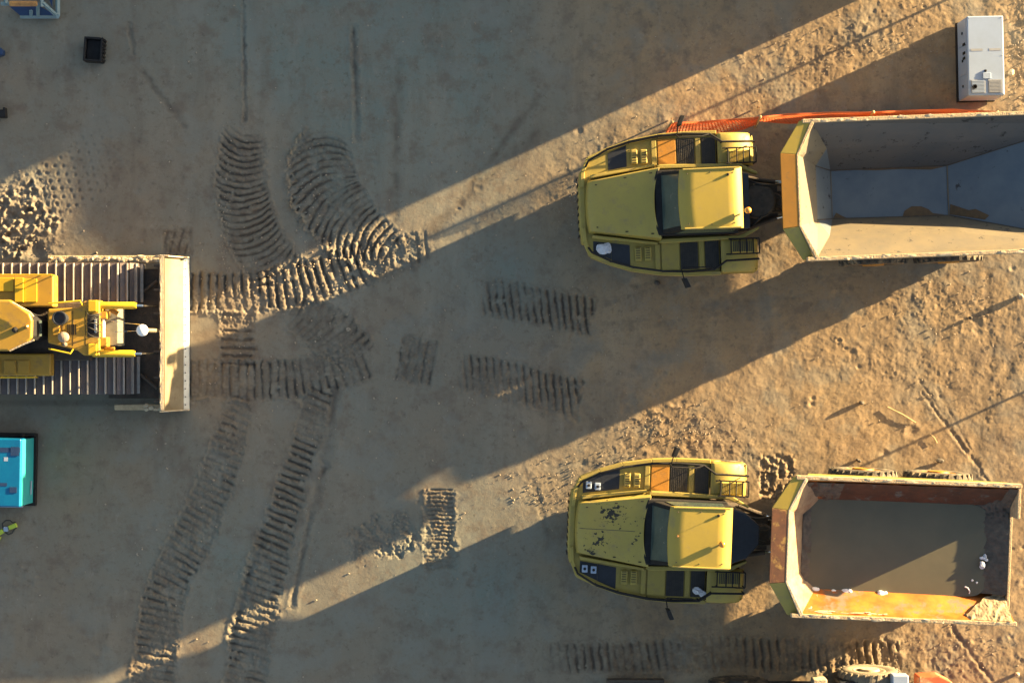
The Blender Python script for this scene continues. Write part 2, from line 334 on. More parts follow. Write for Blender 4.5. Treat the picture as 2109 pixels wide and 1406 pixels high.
    def track(pts, pitch, amp, shear=0.0, bow=0.0, berm=0.02, fade=(0.0, 0.0), irr=1.0, side=0, mk=1.0):
        nonlocal h, mud
        P = smooth(pts)
        wmax = max(p[2] for p in P)
        bx0 = min(p[0] for p in P) - wmax; bx1 = max(p[0] for p in P) + wmax; by0 = min(p[1] for p in P) - wmax; by1 = max(p[1] for p in P) + wmax
        m = (xs * S + CX > bx0) & (xs * S + CX < bx1); n_ = (CY - ys * S > by0) & (CY - ys * S < by1); sub = np.ix_(n_, m)
        qx = PX[sub]; qy = PY[sub]; best = np.full(qx.shape, 1e9); sd_ = np.zeros(qx.shape); ss = np.zeros(qx.shape); ww = np.ones(qx.shape); s0 = 0.0; out = np.zeros(qx.shape)
        for i in range(len(P) - 1):
            x0, y0, w0 = P[i]; x1, y1, w1 = P[i + 1]; vx, vy = x1 - x0, y1 - y0; L = math.hypot(vx, vy)
            traw = ((qx - x0) * vx + (qy - y0) * vy) / L ** 2; t = np.clip(traw, 0, 1)
            dd = np.hypot(qx - x0 - t * vx, qy - y0 - t * vy); k = dd < best
            best = np.where(k, dd, best); cr = (vx * (qy - y0) - vy * (qx - x0)) / L
            sd_ = np.where(k, cr, sd_); ss = np.where(k, s0 + t * L, ss); ww = np.where(k, w0 + (w1 - w0) * t, ww)
            o2 = np.maximum(0, np.maximum(-traw, traw - 1)) * L
            out = np.where(k, o2, out); s0 += L
        jit = 9 * f1[sub] * irr + 6 * f2[sub]
        half = ww / 2; d = np.abs(sd_) + jit
        mask = (1 - sm(half - 8, half + 3, d)) * (1 - sm(2, 8, out + jit))
        if fade[0]: mask = mask * sm(0, fade[0], ss)
        if fade[1]: mask = mask * (1 - sm(s0 - fade[1], s0, ss))
        v = sd_ / half
        ph = (ss + shear * sd_ + bow * (v * v) * pitch + 3.8 * irr * f1[sub] + 2.0 * f2[sub]) / pitch
        fr = ph - np.floor(ph)
        g = np.exp(-(np.abs(fr - 0.5) / 0.19) ** 2.6)
        brk = np.clip(0.70 + 1.9 * fbm(X[sub], Y[sub], 1.1, 2, 6) + 1.1 * f1[sub] + 0.5 * f2[sub], 0.18, 1.25)
        crumb = 0.022 * f2[sub] + 0.012 * f3[sub] + 0.010 * f1[sub]
        h[sub] += mask * (-0.012 - amp * g * brk + 0.35 * amp * (1 - g) * brk + crumb * irr)
        be = np.exp(-((d - half - 3) / 5.0) ** 2) * (1 - sm(0, 10, out)) * np.clip(0.5 + 2.2 * f2[sub], 0, 1.4)
        if side: be = be * (1 + side * np.sign(sd_)) / 1.0
        if fade[0]: be = be * sm(0, fade[0], ss)
        if fade[1]: be = be * (1 - sm(s0 - fade[1], s0, ss))
        h[sub] += berm * be
        mud[sub] = np.maximum(mud[sub], mk * mask * np.clip(0.46 + 0.62 * g * brk + 0.5 * f1[sub] + 0.5 * f2[sub], 0, 1)); mud[sub] = np.maximum(mud[sub], 0.3 * be)  # printed soil is darker; its grooves carry extra painted shade
    track([(505, 258, 84), (495, 320, 98), (496, 400, 108), (515, 470, 110), (545, 525, 112), (575, 570, 112)], 13.8, 0.040, 0.10, 1.2, 0.022, (40, 0))
    track([(672, 262, 70), (662, 330, 128), (672, 400, 150), (715, 460, 130), (770, 505, 110), (820, 540, 90)], 15.5, 0.040, -0.22, -1.0, 0.04, (35, 30), side=0.8)
    track([(590, 640, 60), (650, 665, 95), (700, 700, 105), (745, 745, 80)], 15.5, 0.048, 0.28, 0.6, 0.020, (20, 20))
    track([(350, 601, 82), (470, 602, 82), (600, 592, 86), (690, 566, 92), (760, 540, 92)], 17.6, 0.052, 0.0, 0, 0.022, (0, 10))
    track([(760, 545, 80), (850, 515, 70), (905, 500, 50)], 19, 0.028, 0.15, 0, 0.008, (0, 60))
    track([(350, 783, 80), (480, 783, 80), (600, 780, 82), (690, 762, 86), (770, 735, 84)], 16.5, 0.046, 0.0, 0, 0.016, (0, 30))
    track([(985, 607, 74), (1100, 628, 76), (1220, 652, 76)], 15.6, 0.040, -0.32, 0, 0.010, (30, 0))
    track([(935, 762, 76), (1060, 790, 84), (1190, 822, 84)], 15.8, 0.042, -0.35, 0, 0.010, (40, 0))
    track([(815, 735, 95), (900, 750, 95)], 17, 0.044, 0.0, 0, 0.010, (10, 10), irr=1.6)
    track([(487, 640, 75), (487, 760, 75)], 17, 0.034, 0.0, 0, 0.010, (5, 10))
    track([(495, 812, 50), (488, 845, 52), (470, 900, 66), (448, 980, 78), (410, 1070, 82), (365, 1160, 84), (332, 1250, 88), (310, 1420, 92)], 15.6, 0.044, 0.05, 0, 0.014, (6, 0))
    track([(662, 800, 60), (645, 850, 56), (630, 900, 56), (602, 1000, 60), (570, 1100, 78), (545, 1180, 84), (520, 1290, 84), (500, 1430, 84)], 15.6, 0.042, 0.1, 0, 0.012, (6, 0))
    track([(905, 1005, 60), (905, 1080, 62), (905, 1165, 62)], 8.6, 0.017, 0.0, 0, 0.016, (4, 0))
    track([(1080, 1352, 60), (1300, 1352, 66), (1500, 1345, 68), (1700, 1352, 70), (1860, 1352, 70)], 16.6, 0.038, -0.12, 0, 0.012, (120, 10))
    track([(1560, 985, 90), (1640, 985, 90)], 19, 0.018, 0.0, 0, 0.006, (10, 10), irr=2, mk=0.4)
    track([(330, 500, 60), (400, 498, 60)], 16, 0.012, 0.3, 0, 0.004, (10, 10))
    track([(700, 1130, 70), (860, 1085, 80)], 21, 0.010, 0.2, 0, 0.006, (40, 20), irr=2.5, mk=0.15)
    # sheepsfoot roller dimples
    a = np.array([80, 4]) / 4.137; b = np.array([-60, 62]) / 4.137
    ax0, ay0 = 126.0, 327.0
    for i in range(-14, 15):
        for j in range(-14, 20):
            x0 = ax0 + i * a[0] + j * b[0]; y0 = ay0 + i * a[1] + j * b[1]
            # band running from lower left to upper right
            u = (x0 - 40) * 0.80 - (y0 - 450) * 0.60; v = (x0 - 40) * 0.60 + (y0 - 450) * 0.80
            if abs(v) > 58 or u < -70 or u > 265: continue
            k = 1.0 if u < 60 else max(0.15, 1 - (u - 60) / 230)
            jj = 3.6 if u < 55 else 1.3; x0 += rg.normal() * jj; y0 += rg.normal() * jj; k *= 0.35 + 0.9 * rg.random() if u < 55 else 0.7 + 0.5 * rg.random()
            m = (np.abs(xs * S + CX - x0) < 24); n_ = (np.abs(CY - ys * S - y0) < 24); sub = np.ix_(n_, m)
            if sub[0].size == 0 or sub[1].size == 0: continue
            deep = u < 55
            rr = 5.8 if deep else 3.6
            th = rg.random() * 3.1; cc_, s2 = math.cos(th), math.sin(th); ux = (PX[sub] - x0) * cc_ + (PY[sub] - y0) * s2; uy = -(PX[sub] - x0) * s2 + (PY[sub] - y0) * cc_; el = 0.35 * rg.random() if deep else 0.1
            dd = np.hypot(ux * (1 - el), uy * (1 + el)) / rr + (0.9 * f2[sub] + 0.5 * f1[sub] if deep else 0)
            h[sub] += k * ((-0.036 if deep else -0.034) * np.exp(-dd ** 2 * 1.3) + (0.024 if deep else 0.004) * np.exp(-(dd - 1.75) ** 2 * 3) * (0.4 + 2.2 * np.clip(f2[sub] + .2, 0, 1)))
            mud[sub] = np.maximum(mud[sub], k * 0.8 * np.exp(-dd ** 2))
    ch = gauss(45, 450, 75, 90); h += ch * (0.04 * f1 + 0.035 * f2 + 0.015 * f3 + 0.02)
    h -= 0.07 * gauss(75, 515, 16, 20)
    # flatten the soil under the machines so nothing pokes through
    for (x0, x1, y0, y1) in ((1970, 2070, 40, 215), (-60, 75, 900, 1050)):
        k = sm(x0 - 12, x0, PX) * (1 - sm(x1, x1 + 12, PX)) * sm(y0 - 12, y0, PY) * (1 - sm(y1, y1 + 12, PY)); h *= (1 - k)
    k = (1 - sm(375, 392, PX)) * sm(528, 545, PY) * (1 - sm(822, 838, PY)); h = h * (1 - k) - 0.03 * k
    h -= 0.02
    nV = nx * ny
    co = np.empty((nV, 3), np.float32); co[:, 0] = X.ravel(); co[:, 1] = Y.ravel(); co[:, 2] = h.ravel()
    idx = np.arange(nV).reshape(ny, nx)
    q = np.stack([idx[:-1, :-1], idx[:-1, 1:], idx[1:, 1:], idx[1:, :-1]], -1).reshape(-1, 4)
    me = bpy.data.meshes.new('ground'); me.vertices.add(nV); me.vertices.foreach_set('co', co.ravel())
    me.loops.add(q.size); me.loops.foreach_set('vertex_index', q.ravel().astype(np.int32))
    me.polygons.add(len(q)); me.polygons.foreach_set('loop_start', np.arange(0, q.size, 4, dtype=np.int32)); me.polygons.foreach_set('use_smooth', np.ones(len(q), bool))
    at = me.attributes.new('mud', 'FLOAT', 'POINT'); at.data.foreach_set('value', np.clip(mud, 0, 1).ravel().astype(np.float32))
    at = me.attributes.new('churn', 'FLOAT', 'POINT'); at.data.foreach_set('value', np.clip(rough, 0, 1).ravel().astype(np.float32))
    clay = gauss(620, 90, 260, 160) + gauss(900, 170, 240, 260) + 0.8 * gauss(1020, 560, 170, 70) + 0.9 * gauss(455, 1170, 110, 110) + 0.7 * gauss(930, 1180, 230, 140) + 0.5 * gauss(700, 400, 80, 200) + 0.5 * gauss(1150, 1240, 200, 70) + 0.4 * gauss(60, 60, 120, 90)
    at = me.attributes.new('clay', 'FLOAT', 'POINT'); at.data.foreach_set('value', np.clip(clay, 0, 1).ravel().astype(np.float32))
    me.update(calc_edges=True); me.validate()
    o = bpy.data.objects.new('ground', me); COL.objects.link(o); tag(o, 'bare compacted tan earth yard printed with crawler tracks', 'ground', kind='structure')
    # material
    m = bpy.data.materials.new('bare_earth'); m.use_nodes = True; t = m.node_tree; n = t.nodes; l = t.links; b_ = n['Principled BSDF']
    b_.inputs['Roughness'].default_value = 0.92; b_.inputs['Specular IOR Level'].default_value = 0.25
    tc = n.new('ShaderNodeTexCoord')
    def noise(sc, det=6, ro=0.6, mapsc=None):
        q_ = n.new('ShaderNodeTexNoise'); q_.inputs['Scale'].default_value = sc; q_.inputs['Detail'].default_value = det; q_.inputs['Roughness'].default_value = ro
        if mapsc:
            mp = n.new('ShaderNodeMapping'); mp.inputs['Scale'].default_value = mapsc; l.new(tc.outputs['Object'], mp.inputs['Vector']); l.new(mp.outputs[0], q_.inputs['Vector'])
        else: l.new(tc.outputs['Object'], q_.inputs['Vector'])
        return q_.outputs['Fac']
    def rng(s_, a_, b2, c=0, d_=1):
        q_ = n.new('ShaderNodeMapRange'); q_.inputs['From Min'].default_value = a_; q_.inputs['From Max'].default_value = b2; q_.inputs['To Min'].default_value = c; q_.inputs['To Max'].default_value = d_
        l.new(s_, q_.inputs['Value']); return q_.outputs[0]
    def mix(f, a_, b2, mode='MIX'):
        q_ = n.new('ShaderNodeMix'); q_.data_type = 'RGBA'; q_.blend_type = mode
        if isinstance(f, float): q_.inputs['Factor'].default_value = f
        else: l.new(f, q_.inputs['Factor'])
        for k_, v_ in (('A', a_), ('B', b2)):
            if isinstance(v_, tuple): q_.inputs[k_].default_value = (*v_, 1)
            else: l.new(v_, q_.inputs[k_])
        return q_.outputs['Result']
    ac = n.new('ShaderNodeAttribute'); ac.attribute_name = 'churn'; am = n.new('ShaderNodeAttribute'); am.attribute_name = 'mud'
    grey = mix(rng(noise(0.32, 4), 0.35, 0.65), (0.188, 0.186, 0.155), (0.222, 0.182, 0.134))
    tan = mix(rng(noise(0.9, 6), 0.35, 0.65), (0.345, 0.252, 0.146), (0.262, 0.192, 0.118))
    ay = n.new('ShaderNodeAttribute'); ay.attribute_name = 'clay'
    cl = n.new('ShaderNodeMath'); cl.operation = 'MULTIPLY'; l.new(ay.outputs['Fac'], cl.inputs[0]); l.new(rng(noise(0.9, 6), 0.3, 0.6, 0.35, 1.0), cl.inputs[1])
    grey = mix(cl.outputs[0], grey, (0.160, 0.198, 0.178))
    col = mix(rng(ac.outputs['Fac'], 0.3, 0.95), grey, tan)
    col = mix(rng(noise(0.55, 5, 0.6, (1, 0.25, 1)), 0.50, 0.62, 0, 0.30), col, (0.30, 0.275, 0.22))
    col = mix(rng(noise(1.3, 6, 0.65, (1, 0.18, 1)), 0.55, 0.68, 0, 0.42), col, (0.125, 0.108, 0.088))
    col = mix(rng(noise(1.7, 8, 0.7), 0.50, 0.64, 0, 0.62), col, (0.135, 0.106, 0.084))
    col = mix(rng(noise(3.1, 9, 0.8), 0.53, 0.64, 0, 0.5), col, (0.155, 0.118, 0.092))
    col = mix(rng(noise(2.3, 9, 0.8, (1.3, 0.7, 1)), 0.56, 0.66, 0, 0.45), col, (0.29, 0.262, 0.215))
    col = mix(rng(noise(5.5, 8, 0.75), 0.56, 0.66, 0, 0.6), col, (0.10, 0.082, 0.065))
    col = mix(rng(noise(26, 6, 0.75), 0.62, 0.70, 0, 0.55), col, (0.085, 0.07, 0.055))
    col = mix(rng(noise(0.8, 5, 0.6, (1, 1, 2)), 0.52, 0.62, 0, 0.4), col, (0.20, 0.215, 0.195))
    col = mix(rng(noise(14, 8, 0.75), 0.3, 0.75, 0.0, 0.38), col, (0.19, 0.155, 0.12))
    col = mix(rng(noise(38, 4, 0.7), 0.66, 0.74, 0, 0.5), col, (0.42, 0.36, 0.28))
    col = mix(rng(am.outputs['Fac'], 0.0, 1.0, 0, 0.72), col, (0.085, 0.066, 0.052))  # broken soil tone plus the shade painted into grooves
    l.new(col, b_.inputs['Base Color'])
    ad = n.new('ShaderNodeMath'); ad.operation = 'ADD'; l.new(noise(45, 8, 0.7), ad.inputs[0]); l.new(noise(14, 5, 0.6), ad.inputs[1])
    bp = n.new('ShaderNodeBump'); bp.inputs['Strength'].default_value = 0.35; bp.inputs['Distance'].default_value = 0.012
    l.new(ad.outputs[0], bp.inputs['Height']); l.new(bp.outputs[0], b_.inputs['Normal'])
    me.materials.append(m)
    return o
build_ground()
from mathutils import noise as mnoise
# ------------------------------------------------------------------ dump trucks (local frame: x from the nose backwards, y to the side, metres)
def make_wheel(root, x, y, r, w, side, tf=None, mt='rubber', rimm='ochre', z=None):
    z = r - 0.04 if z is None else z
    hub = MB(); hub.lathe([(0.10, -0.02), (0.30 * r, -0.02), (0.34 * r, 0.05), (0.52 * r, 0.02), (0.56 * r, 0.12), (0.56 * r, w * 0.9)], (x, y, z), 'y', 24)
    if side > 0: hub.v = [(a, 2 * y - b, c) for a, b, c in hub.v]
    # centre everything on the wheel's outer plane y
    o = hub.build('wheel', rimm, root, tf=tf, smooth=True)
    t = MB(); s = -side
    prof = [(0.55 * r, 0.03), (0.62 * r, 0.0), (0.86 * r, 0.0), (0.95 * r, 0.05), (r, 0.12), (r, w - 0.12), (0.95 * r, w - 0.05), (0.86 * r, w), (0.55 * r, w)]
    t.lathe([(a, s * b) for a, b in prof], (x, y, z), 'y', 36)
    for k in range(26):
        a = 2 * math.pi * k / 26; ca, sa = math.cos(a), math.sin(a)
        for half in (0, 1):
            y0 = y + s * (0.01 if half == 0 else w / 2 + 0.01); y1 = y + s * (w / 2 - 0.01 if half == 0 else w - 0.01)
            a0 = a + (0.12 if half else 0); th = 0.055
            vs = []
            for (yy, sh) in ((y0, 0.0), (y1, 0.06)):
                for (rr, da) in ((r * 0.97, -th), (r * 0.97, th), (r * 1.035, th * .8), (r * 1.035, -th * .8)):
                    an = a0 + da + sh; q = 0.96 if (yy == y0 and half == 0) else 1.0
                    vs.append((x + math.cos(an) * rr * q, yy, z + math.sin(an) * rr * q))
            t.add(vs, [(0, 1, 2, 3), (7, 6, 5, 4), (0, 4, 5, 1), (1, 5, 6, 2), (2, 6, 7, 3), (3, 7, 4, 0)])
    t.build('tyre', mt, o, tf=tf, smooth=True)
    return o

def crumple(c, r, seed, flat=0.5):
    b = MB(); b.blob(c, r, seed, flat, 3, 0.45); q = random.Random(seed)
    b.v = [(x + q.uniform(-1, 1) * 0.06 * (r if not isinstance(r, tuple) else r[0]), y + q.uniform(-1, 1) * 0.06 * (r if not isinstance(r, tuple) else r[0]), z + q.uniform(-.5, 1) * 0.02) for x, y, z in b.v]
    return b

def dump_truck(loc, rz, label, loaded, bdy, chips=False, mirror_style=0):
    root = empty('dump_truck', loc, rz, label, 'dump truck', 'dump trucks parked in a row')
    sl = -1 if loaded else 1
    ang = 0.0
    def BT(v): return Vector((v.x, v.y + bdy, v.z))
    Yl = 'yellow_old'
    # --- front chassis and nose
    b = MB(); b.box(0.35, 4.3, -0.62, 0.62, 0.26, 1.28); b.box(4.3, 4.9, -0.45, 0.45, 0.6, 1.25); b.box(1.6, 2.6, -1.0, 1.0, 0.6, 1.3); b.box(3.0, 3.25, -1.1, 1.1, 0.7, 1.0)
    b.build('front_chassis', 'dark_steel', root, bevel=0.02)
    half = [(0.0, 0.5), (0.02, 0.86), (0.16, 1.20), (0.62, 1.40), (1.18, 1.58), (1.9, 1.70), (2.5, 1.74), (3.35, 1.74)]
    out = half + [(x, -y) for x, y in reversed(half)]
    # deck plate with the hood well closed
    b = MB(); b.prism(out, 1.62, 1.72); d = b.build('deck', Yl, root, bevel=0.015)
    def inset(p, k): return [(0.05 + x * (1 - k * 0.4) + 0.02, y * (1 - k)) for x, y in p]
    for s in (-1, 1):
        pts = [(x, s * y, 1.78) for x, y in half]
        b = MB()
        for (p, q) in zip(pts[:-1], pts[1:]):
            dx, dy = q[0] - p[0], q[1] - p[1]; L = math.hypot(dx, dy); nx_, ny_ = -dy / L * 0.045, dx / L * 0.045
            b.prism([(p[0] - nx_, p[1] - ny_), (q[0] - nx_, q[1] - ny_), (q[0] + nx_, q[1] + ny_), (p[0] + nx_, p[1] + ny_)], 1.45, 1.80)
        b.build('side_skirt', Yl, root, bevel=0.012)
    b = MB(); b.prism([(-0.05, -0.9), (0.08, -0.9), (0.08, 0.9), (-0.05, 0.9), (-0.1, 0.5), (-0.1, -0.5)], 1.05, 1.74); b.box(-.04, .3, -.6, .6, .45, 1.04); b.build('bumper', Yl, root, bevel=0.04)
    b = MB()
    for k in range(9): b.box(-0.115, -0.098, -0.72 + k * 0.18, -0.66 + k * 0.18, 0.95, 1.6)
    b.build('grille', 'black', root)
    for s in (-1, 1):  # blocks added under deck and nose to stop sunlight leaking through
        b = MB(); b.box(1.0, 2.45, min(s * .63, s * 1.42), max(s * .63, s * 1.42), 1.12, 1.60); b.build('deck_light_block', 'dark_steel', root, bevel=.04)
        b = MB(); b.prism([(.12, s * .2), (.2, s * 1.0), (.62, s * 1.26), (.98, s * 1.38), (.98, s * .2)], 1.12, 1.60); b.build('nose_light_block', 'dark_steel', root, bevel=.03)
    # --- hood: lofted top, slopes down to the nose
    def hood_pt(t, v):   # t 0..1 along, v -1..1 across
        x = 0.10 + t * 1.78 - 0.0 * v * v
        if t > 0.99: x -= 0.17 * (1 - v * v)
        if t < 0.01: x += 0.05 * v * v
        w = 0.60 + 0.26 * t
        z = 2.05 + 0.34 * t - 0.05 * v * v - (0.06 if t < 0.01 else 0)
        return (x, v * w, z)
    nt, nv = 12, 12; b = MB(); vs = [hood_pt(i / nt, -1 + 2 * j / nv) for i in range(nt + 1) for j in range(nv + 1)]
    fs = [(i * (nv + 1) + j, (i + 1) * (nv + 1) + j, (i + 1) * (nv + 1) + j + 1, i * (nv + 1) + j + 1) for i in range(nt) for j in range(nv)]
    base = len(vs); ring = [i * (nv + 1) for i in range(nt + 1)] + [nt * (nv + 1) + j for j in range(1, nv + 1)] + [i * (nv + 1) + nv for i in range(nt - 1, -1, -1)] + [j for j in range(nv - 1, 0, -1)]
    low = []
    for k in ring:
        x, y, z = vs[k]; low.append((x - (0.04 if x < 0.3 else 0), y * 1.09, 1.724))
    vs = vs + low; m_ = len(ring)
    fs += [(ring[k], ring[(k + 1) % m_], base + (k + 1) % m_, base + k) for k in range(m_)]
    b.add(vs, fs); hood = b.build('hood', 'chipped' if chips else Yl, root, smooth=True, bevel=0.035, seg=3)
    b = MB()
    for (x_, y_) in ((.30, .52), (.30, -.52), (1.0, .66), (1.0, -.66), (1.62, .74), (1.62, -.74)):
        zz = 2.05 + 0.34 * ((x_ - .1) / 1.78) - 0.05 * .8
        b.box(x_, x_ + .07, y_ - .012, y_ + .012, zz - .02, zz + .016)
    b.build_each('hood_latch', 'black', hood)
    b = MB(); vs = []
    for i in range(9):
        x_ = .16 + 1.35 * i / 8; zz = 2.05 + .34 * ((x_ - .1) / 1.78) + .002; vs += [(x_, -.006, zz), (x_, .006, zz)]
    b.add(vs, [(2 * i, 2 * i + 2, 2 * i + 3, 2 * i + 1) for i in range(8)])
    if loaded: b.build('hood_seam', 'grating', hood)
    b = MB()
    for s in (-1, 1): b.prism([(0.2, s * 0.70), (1.8, s * 0.93), (1.8, s * 0.99), (0.2, s * 0.78)], 1.722, 1.95)
    b.build_each('hood_ledge', Yl, root, bevel=0.015)
    # --- deck fittings left and right (black wells, vent boxes, gratings)
    for s in (-1, 1):
        b = MB(); b.prism([(0.66, s * 0.90), (1.12, s * 0.97), (1.12, s * 1.50), (0.66, s * 1.32)], 1.722, 1.728)
        if s == -1 or loaded: b.prism([(0.22, s * 0.84), (0.655, s * 0.90), (0.655, s * 1.31), (0.22, s * 1.12)], 1.7215, 1.7265)
        b.build_each('foot_well', 'blackblue', root)
        b = MB()
        for x0 in ((1.22, 1.46) if s > 0 else (1.24, 1.48)):
            b.box(x0, x0 + 0.17, min(s * 1.02, s * 1.38), max(s * 1.02, s * 1.38), 1.724, 1.80)
        bx = b.build_each('vent_box', Yl, root, bevel=0.03, seg=3)
        b = MB()
        for x0 in (1.24, 1.48):
            for k in range(5): yy = s * (1.06 + k * 0.06); b.box(x0 + 0.02, x0 + 0.13, yy - 0.008, yy + 0.008, 1.802, 1.805)
        b.build('vent_slot', 'black', bx)
        b = MB(); b.box(1.74, 1.86, min(s * 0.98, s * 1.6), max(s * 0.98, s * 1.6), 1.722, 1.77); b.build('deck_step', Yl, root, bevel=0.01)
        y0, y1 = sorted((s * 0.93, s * 1.62))
        b = MB(); b.box(1.90, 2.34, y0, y1, 1.722, 1.76); b.build('deck_panel', 'ochre' if s > 0 else Yl, root, bevel=0.008)
        for (a0, a1) in ((2.37, 2.80), (2.98, 3.32)):
            b = MB(); b.box(a0, a1, y0, y1, 1.722, 1.745)
            for k in range(int((a1 - a0) / 0.045)): xx = a0 + 0.02 + k * 0.045; b.box(xx, xx + 0.012, y0 + .01, y1 - .01, 1.746, 1.762)
            b.build('grating', 'grating', root)
        b = MB(); b.box(2.83, 2.95, y0, y1, 1.722, 1.765); b.build('deck_strip', Yl, root, bevel=0.008)
        # rear fender: domed sheet falling away behind the wheel
        b = MB(); n_ = 9; prof = []
        for i in range(n_ + 1):
            t = i / n_; x = 3.36 + 0.92 * t; z = 1.86 + 0.05 * math.sin(t * math.pi) - 0.30 * t ** 3
            prof.append((x, z))
        vs = []; ys = [0.90, 1.0, 1.45, 1.62, 1.70, 1.74]; dz = [0, 0, 0, -0.02, -0.07, -0.25]
        for (x, z) in prof:
            for yy, q in zip(ys, dz): vs.append((x, s * yy * (1 - (0.03 if x > 4.2 and yy > 1.6 else 0)), z + q))
        k_ = len(ys); fs = [(i * k_ + j, (i + 1) * k_ + j, (i + 1) * k_ + j + 1, i * k_ + j + 1) for i in range(n_) for j in range(k_ - 1)]
        b.add(vs, fs); b.build('rear_fender', Yl, root, solid=0.03, smooth=True)
        # louvred box with a tube guard
        y0, y1 = sorted((s * 0.95, s * 1.27))
        b = MB(); b.prism([(3.60, y0), (4.20, y0), (4.20, y1), (3.60, y1)], 1.75, lambda x, y: 2.04 - (x - 3.6) * .22); lb = b.build('cooler_box', 'yellow' if s > 0 else Yl, root, bevel=0.03)
        b = MB()
        for k in range(12): xx = 3.64 + k * 0.045; b.box(xx, xx + 0.02, y0 + 0.03, y1 - 0.03, 1.9, 2.05 - (xx - 3.6) * .22)
        b.build('cooler_slats', Yl if s > 0 else 'grating', lb)
        b = MB(); z = 2.14
        b.tube([(3.52, s * 0.93, z), (4.27, s * 0.93, z)], 0.018, 6); b.tube([(3.45, s * 1.30, z), (4.27, s * 1.30, z)], 0.018, 6)
        for xx in (3.58, 3.80, 3.96, 4.12, 4.27): b.tube([(xx, s * 0.93, z), (xx, s * 1.30, z)], 0.016, 6)
        for xx in (3.58, 4.25):
            for yy in (0.93, 1.30): b.tube([(xx, s * yy, z), (xx, s * yy, 1.76)], 0.016, 6)
        b.build('guard_rail', 'black', root)
        # handrail
        b = MB(); zt = 2.16
        rail = [(0.10, s * 1.0, 1.80), (0.16, s * 1.12, 2.02), (0.62, s * 1.37, zt), (1.18, s * 1.54, zt), (1.9, s * 1.66, zt), (2.5, s * 1.69, zt), (3.15, s * 1.66, zt), (3.45, s * 1.46, zt), (4.25, s * 1.44, zt)]
        b.tube(rail, 0.027, 8); b.tube([(x, y - s * 0.0, z_ - 0.22) for x, y, z_ in rail[2:8]], 0.015, 6)
        for i in (2, 3, 4, 5, 6, 7, 8): x, y, z_ = rail[i]; b.tube([(x, y, z_), (x, y, 1.74)], 0.017, 6)
        b.tube([(2.3, s * 1.69, zt), (2.36, s * 1.60, zt + 0.10), (2.95, s * 1.60, zt + 0.10), (3.15, s * 1.66, zt)], 0.016, 6)
        b.build('handrail', 'black', root, smooth=True)
        # mirror on an arm
        mx, my = (2.40, 1.98)
        b = MB(); b.tube([(2.35, s * 1.68, zt), (2.36, s * 1.80, 2.32), (mx, s * my, 2.36)], 0.016, 6); b.prism([(mx - .07, s * (my - .12)), (mx + .02, s * (my - .12)), (mx + .12, s * (my + .10)), (mx + .02, s * (my + .12))], 2.14, 2.54)
        mo = b.build('mirror', 'black', root, bevel=0.012)
        b = MB(); b.prism([(mx + .025, s * (my - .12)), (mx + .03, s * (my - .122)), (mx + .128, s * (my + .097)), (mx + .122, s * (my + .10))], 2.18, 2.50); b.build('mirror_glass', 'glass', mo)
        # steps below the deck
        b = MB()
        for z_ in (0.55, 0.9, 1.25): b.box(2.35, 2.85, min(s * 1.45, s * 1.70), max(s * 1.45, s * 1.70), z_, z_ + 0.04)
        b.box(2.33, 2.36, min(s * 1.45, s * 1.70), max(s * 1.45, s * 1.70), 0.5, 1.62); b.box(2.84, 2.87, min(s * 1.45, s * 1.70), max(s * 1.45, s * 1.70), 0.5, 1.62)
        b.build('ladder', 'dark_steel', root)
        b = MB(); b.box(4.22, 4.25, min(s * .95, s * 1.68), max(s * .95, s * 1.68), .55, 1.60); b.build('mud_flap', 'black', root)
        make_wheel(root, 1.55 + 1.9, s * 1.70, 0.86, 0.62, s)
    # --- cab
    b = MB(); b.prism([(1.74, -0.62), (1.80, -0.80), (3.74, -0.80), (3.80, -0.6), (3.80, 0.6), (3.74, 0.80), (1.80, 0.80), (1.74, 0.62)], 1.72, 2.36)
    b.prism([(1.90, -0.76), (3.76, -0.76), (3.76, 0.76), (1.90, 0.76)], 2.36, 3.12, [(2.30, -0.70), (3.74, -0.70), (3.74, 0.70), (2.30, 0.70)])
    b.build('cab', 'black', root, bevel=0.03)
    b = MB()   # windscreen: raked pane set proud of the cab front
    z0, z1 = 2.40, 3.10
    def fx_(z): return 1.90 + (z - 2.36) / 0.76 * 0.40
    vs = [(fx_(z0) - 0.02, -0.66, z0), (fx_(z0) - 0.02, 0.66, z0), (fx_(z1) - 0.02, 0.62, z1), (fx_(z1) - 0.02, -0.62, z1)]
    vs += [(x + 0.012, y, z) for x, y, z in vs]
    b.add(vs, [(0, 1, 2, 3), (7, 6, 5, 4), (0, 4, 5, 1), (1, 5, 6, 2), (2, 6, 7, 3), (3, 7, 4, 0)]); ws = b.build('windscreen', 'glass', root)
    b = MB(); b.tube([(1.93, -0.45, 2.42), (2.08, -0.05, 2.70)], 0.010, 5); b.tube([(1.92, 0.0, 2.40), (2.05, 0.38, 2.66)], 0.010, 5); b.build_each('wiper', 'black', ws)
    for s in (-1, 1):
        b = MB(); vs = [(2.2, s * 0.762, 2.44), (3.6, s * 0.762, 2.44), (3.6, s * 0.712, 3.06), (2.42, s * 0.712, 3.06)]; vs += [(x, y + s * 0.012, z) for x, y, z in vs]
        b.add(vs, [(0, 1, 2, 3), (7, 6, 5, 4), (0, 4, 5, 1), (1, 5, 6, 2), (2, 6, 7, 3), (3, 7, 4, 0)]); b.build('side_window', 'glass', root)
    b = MB()
    b.prism([(1.82, -0.93), (1.9, -0.97), (3.9, -0.92), (4.3, -0.70), (4.3, -0.64), (3.8, -0.84), (1.9, -0.86)], 1.75, 2.05); b.prism([(1.82, 0.93), (1.9, 0.97), (3.9, 0.92), (4.3, 0.70), (4.3, 0.64), (3.8, 0.84), (1.9, 0.86)], 1.75, 2.05)
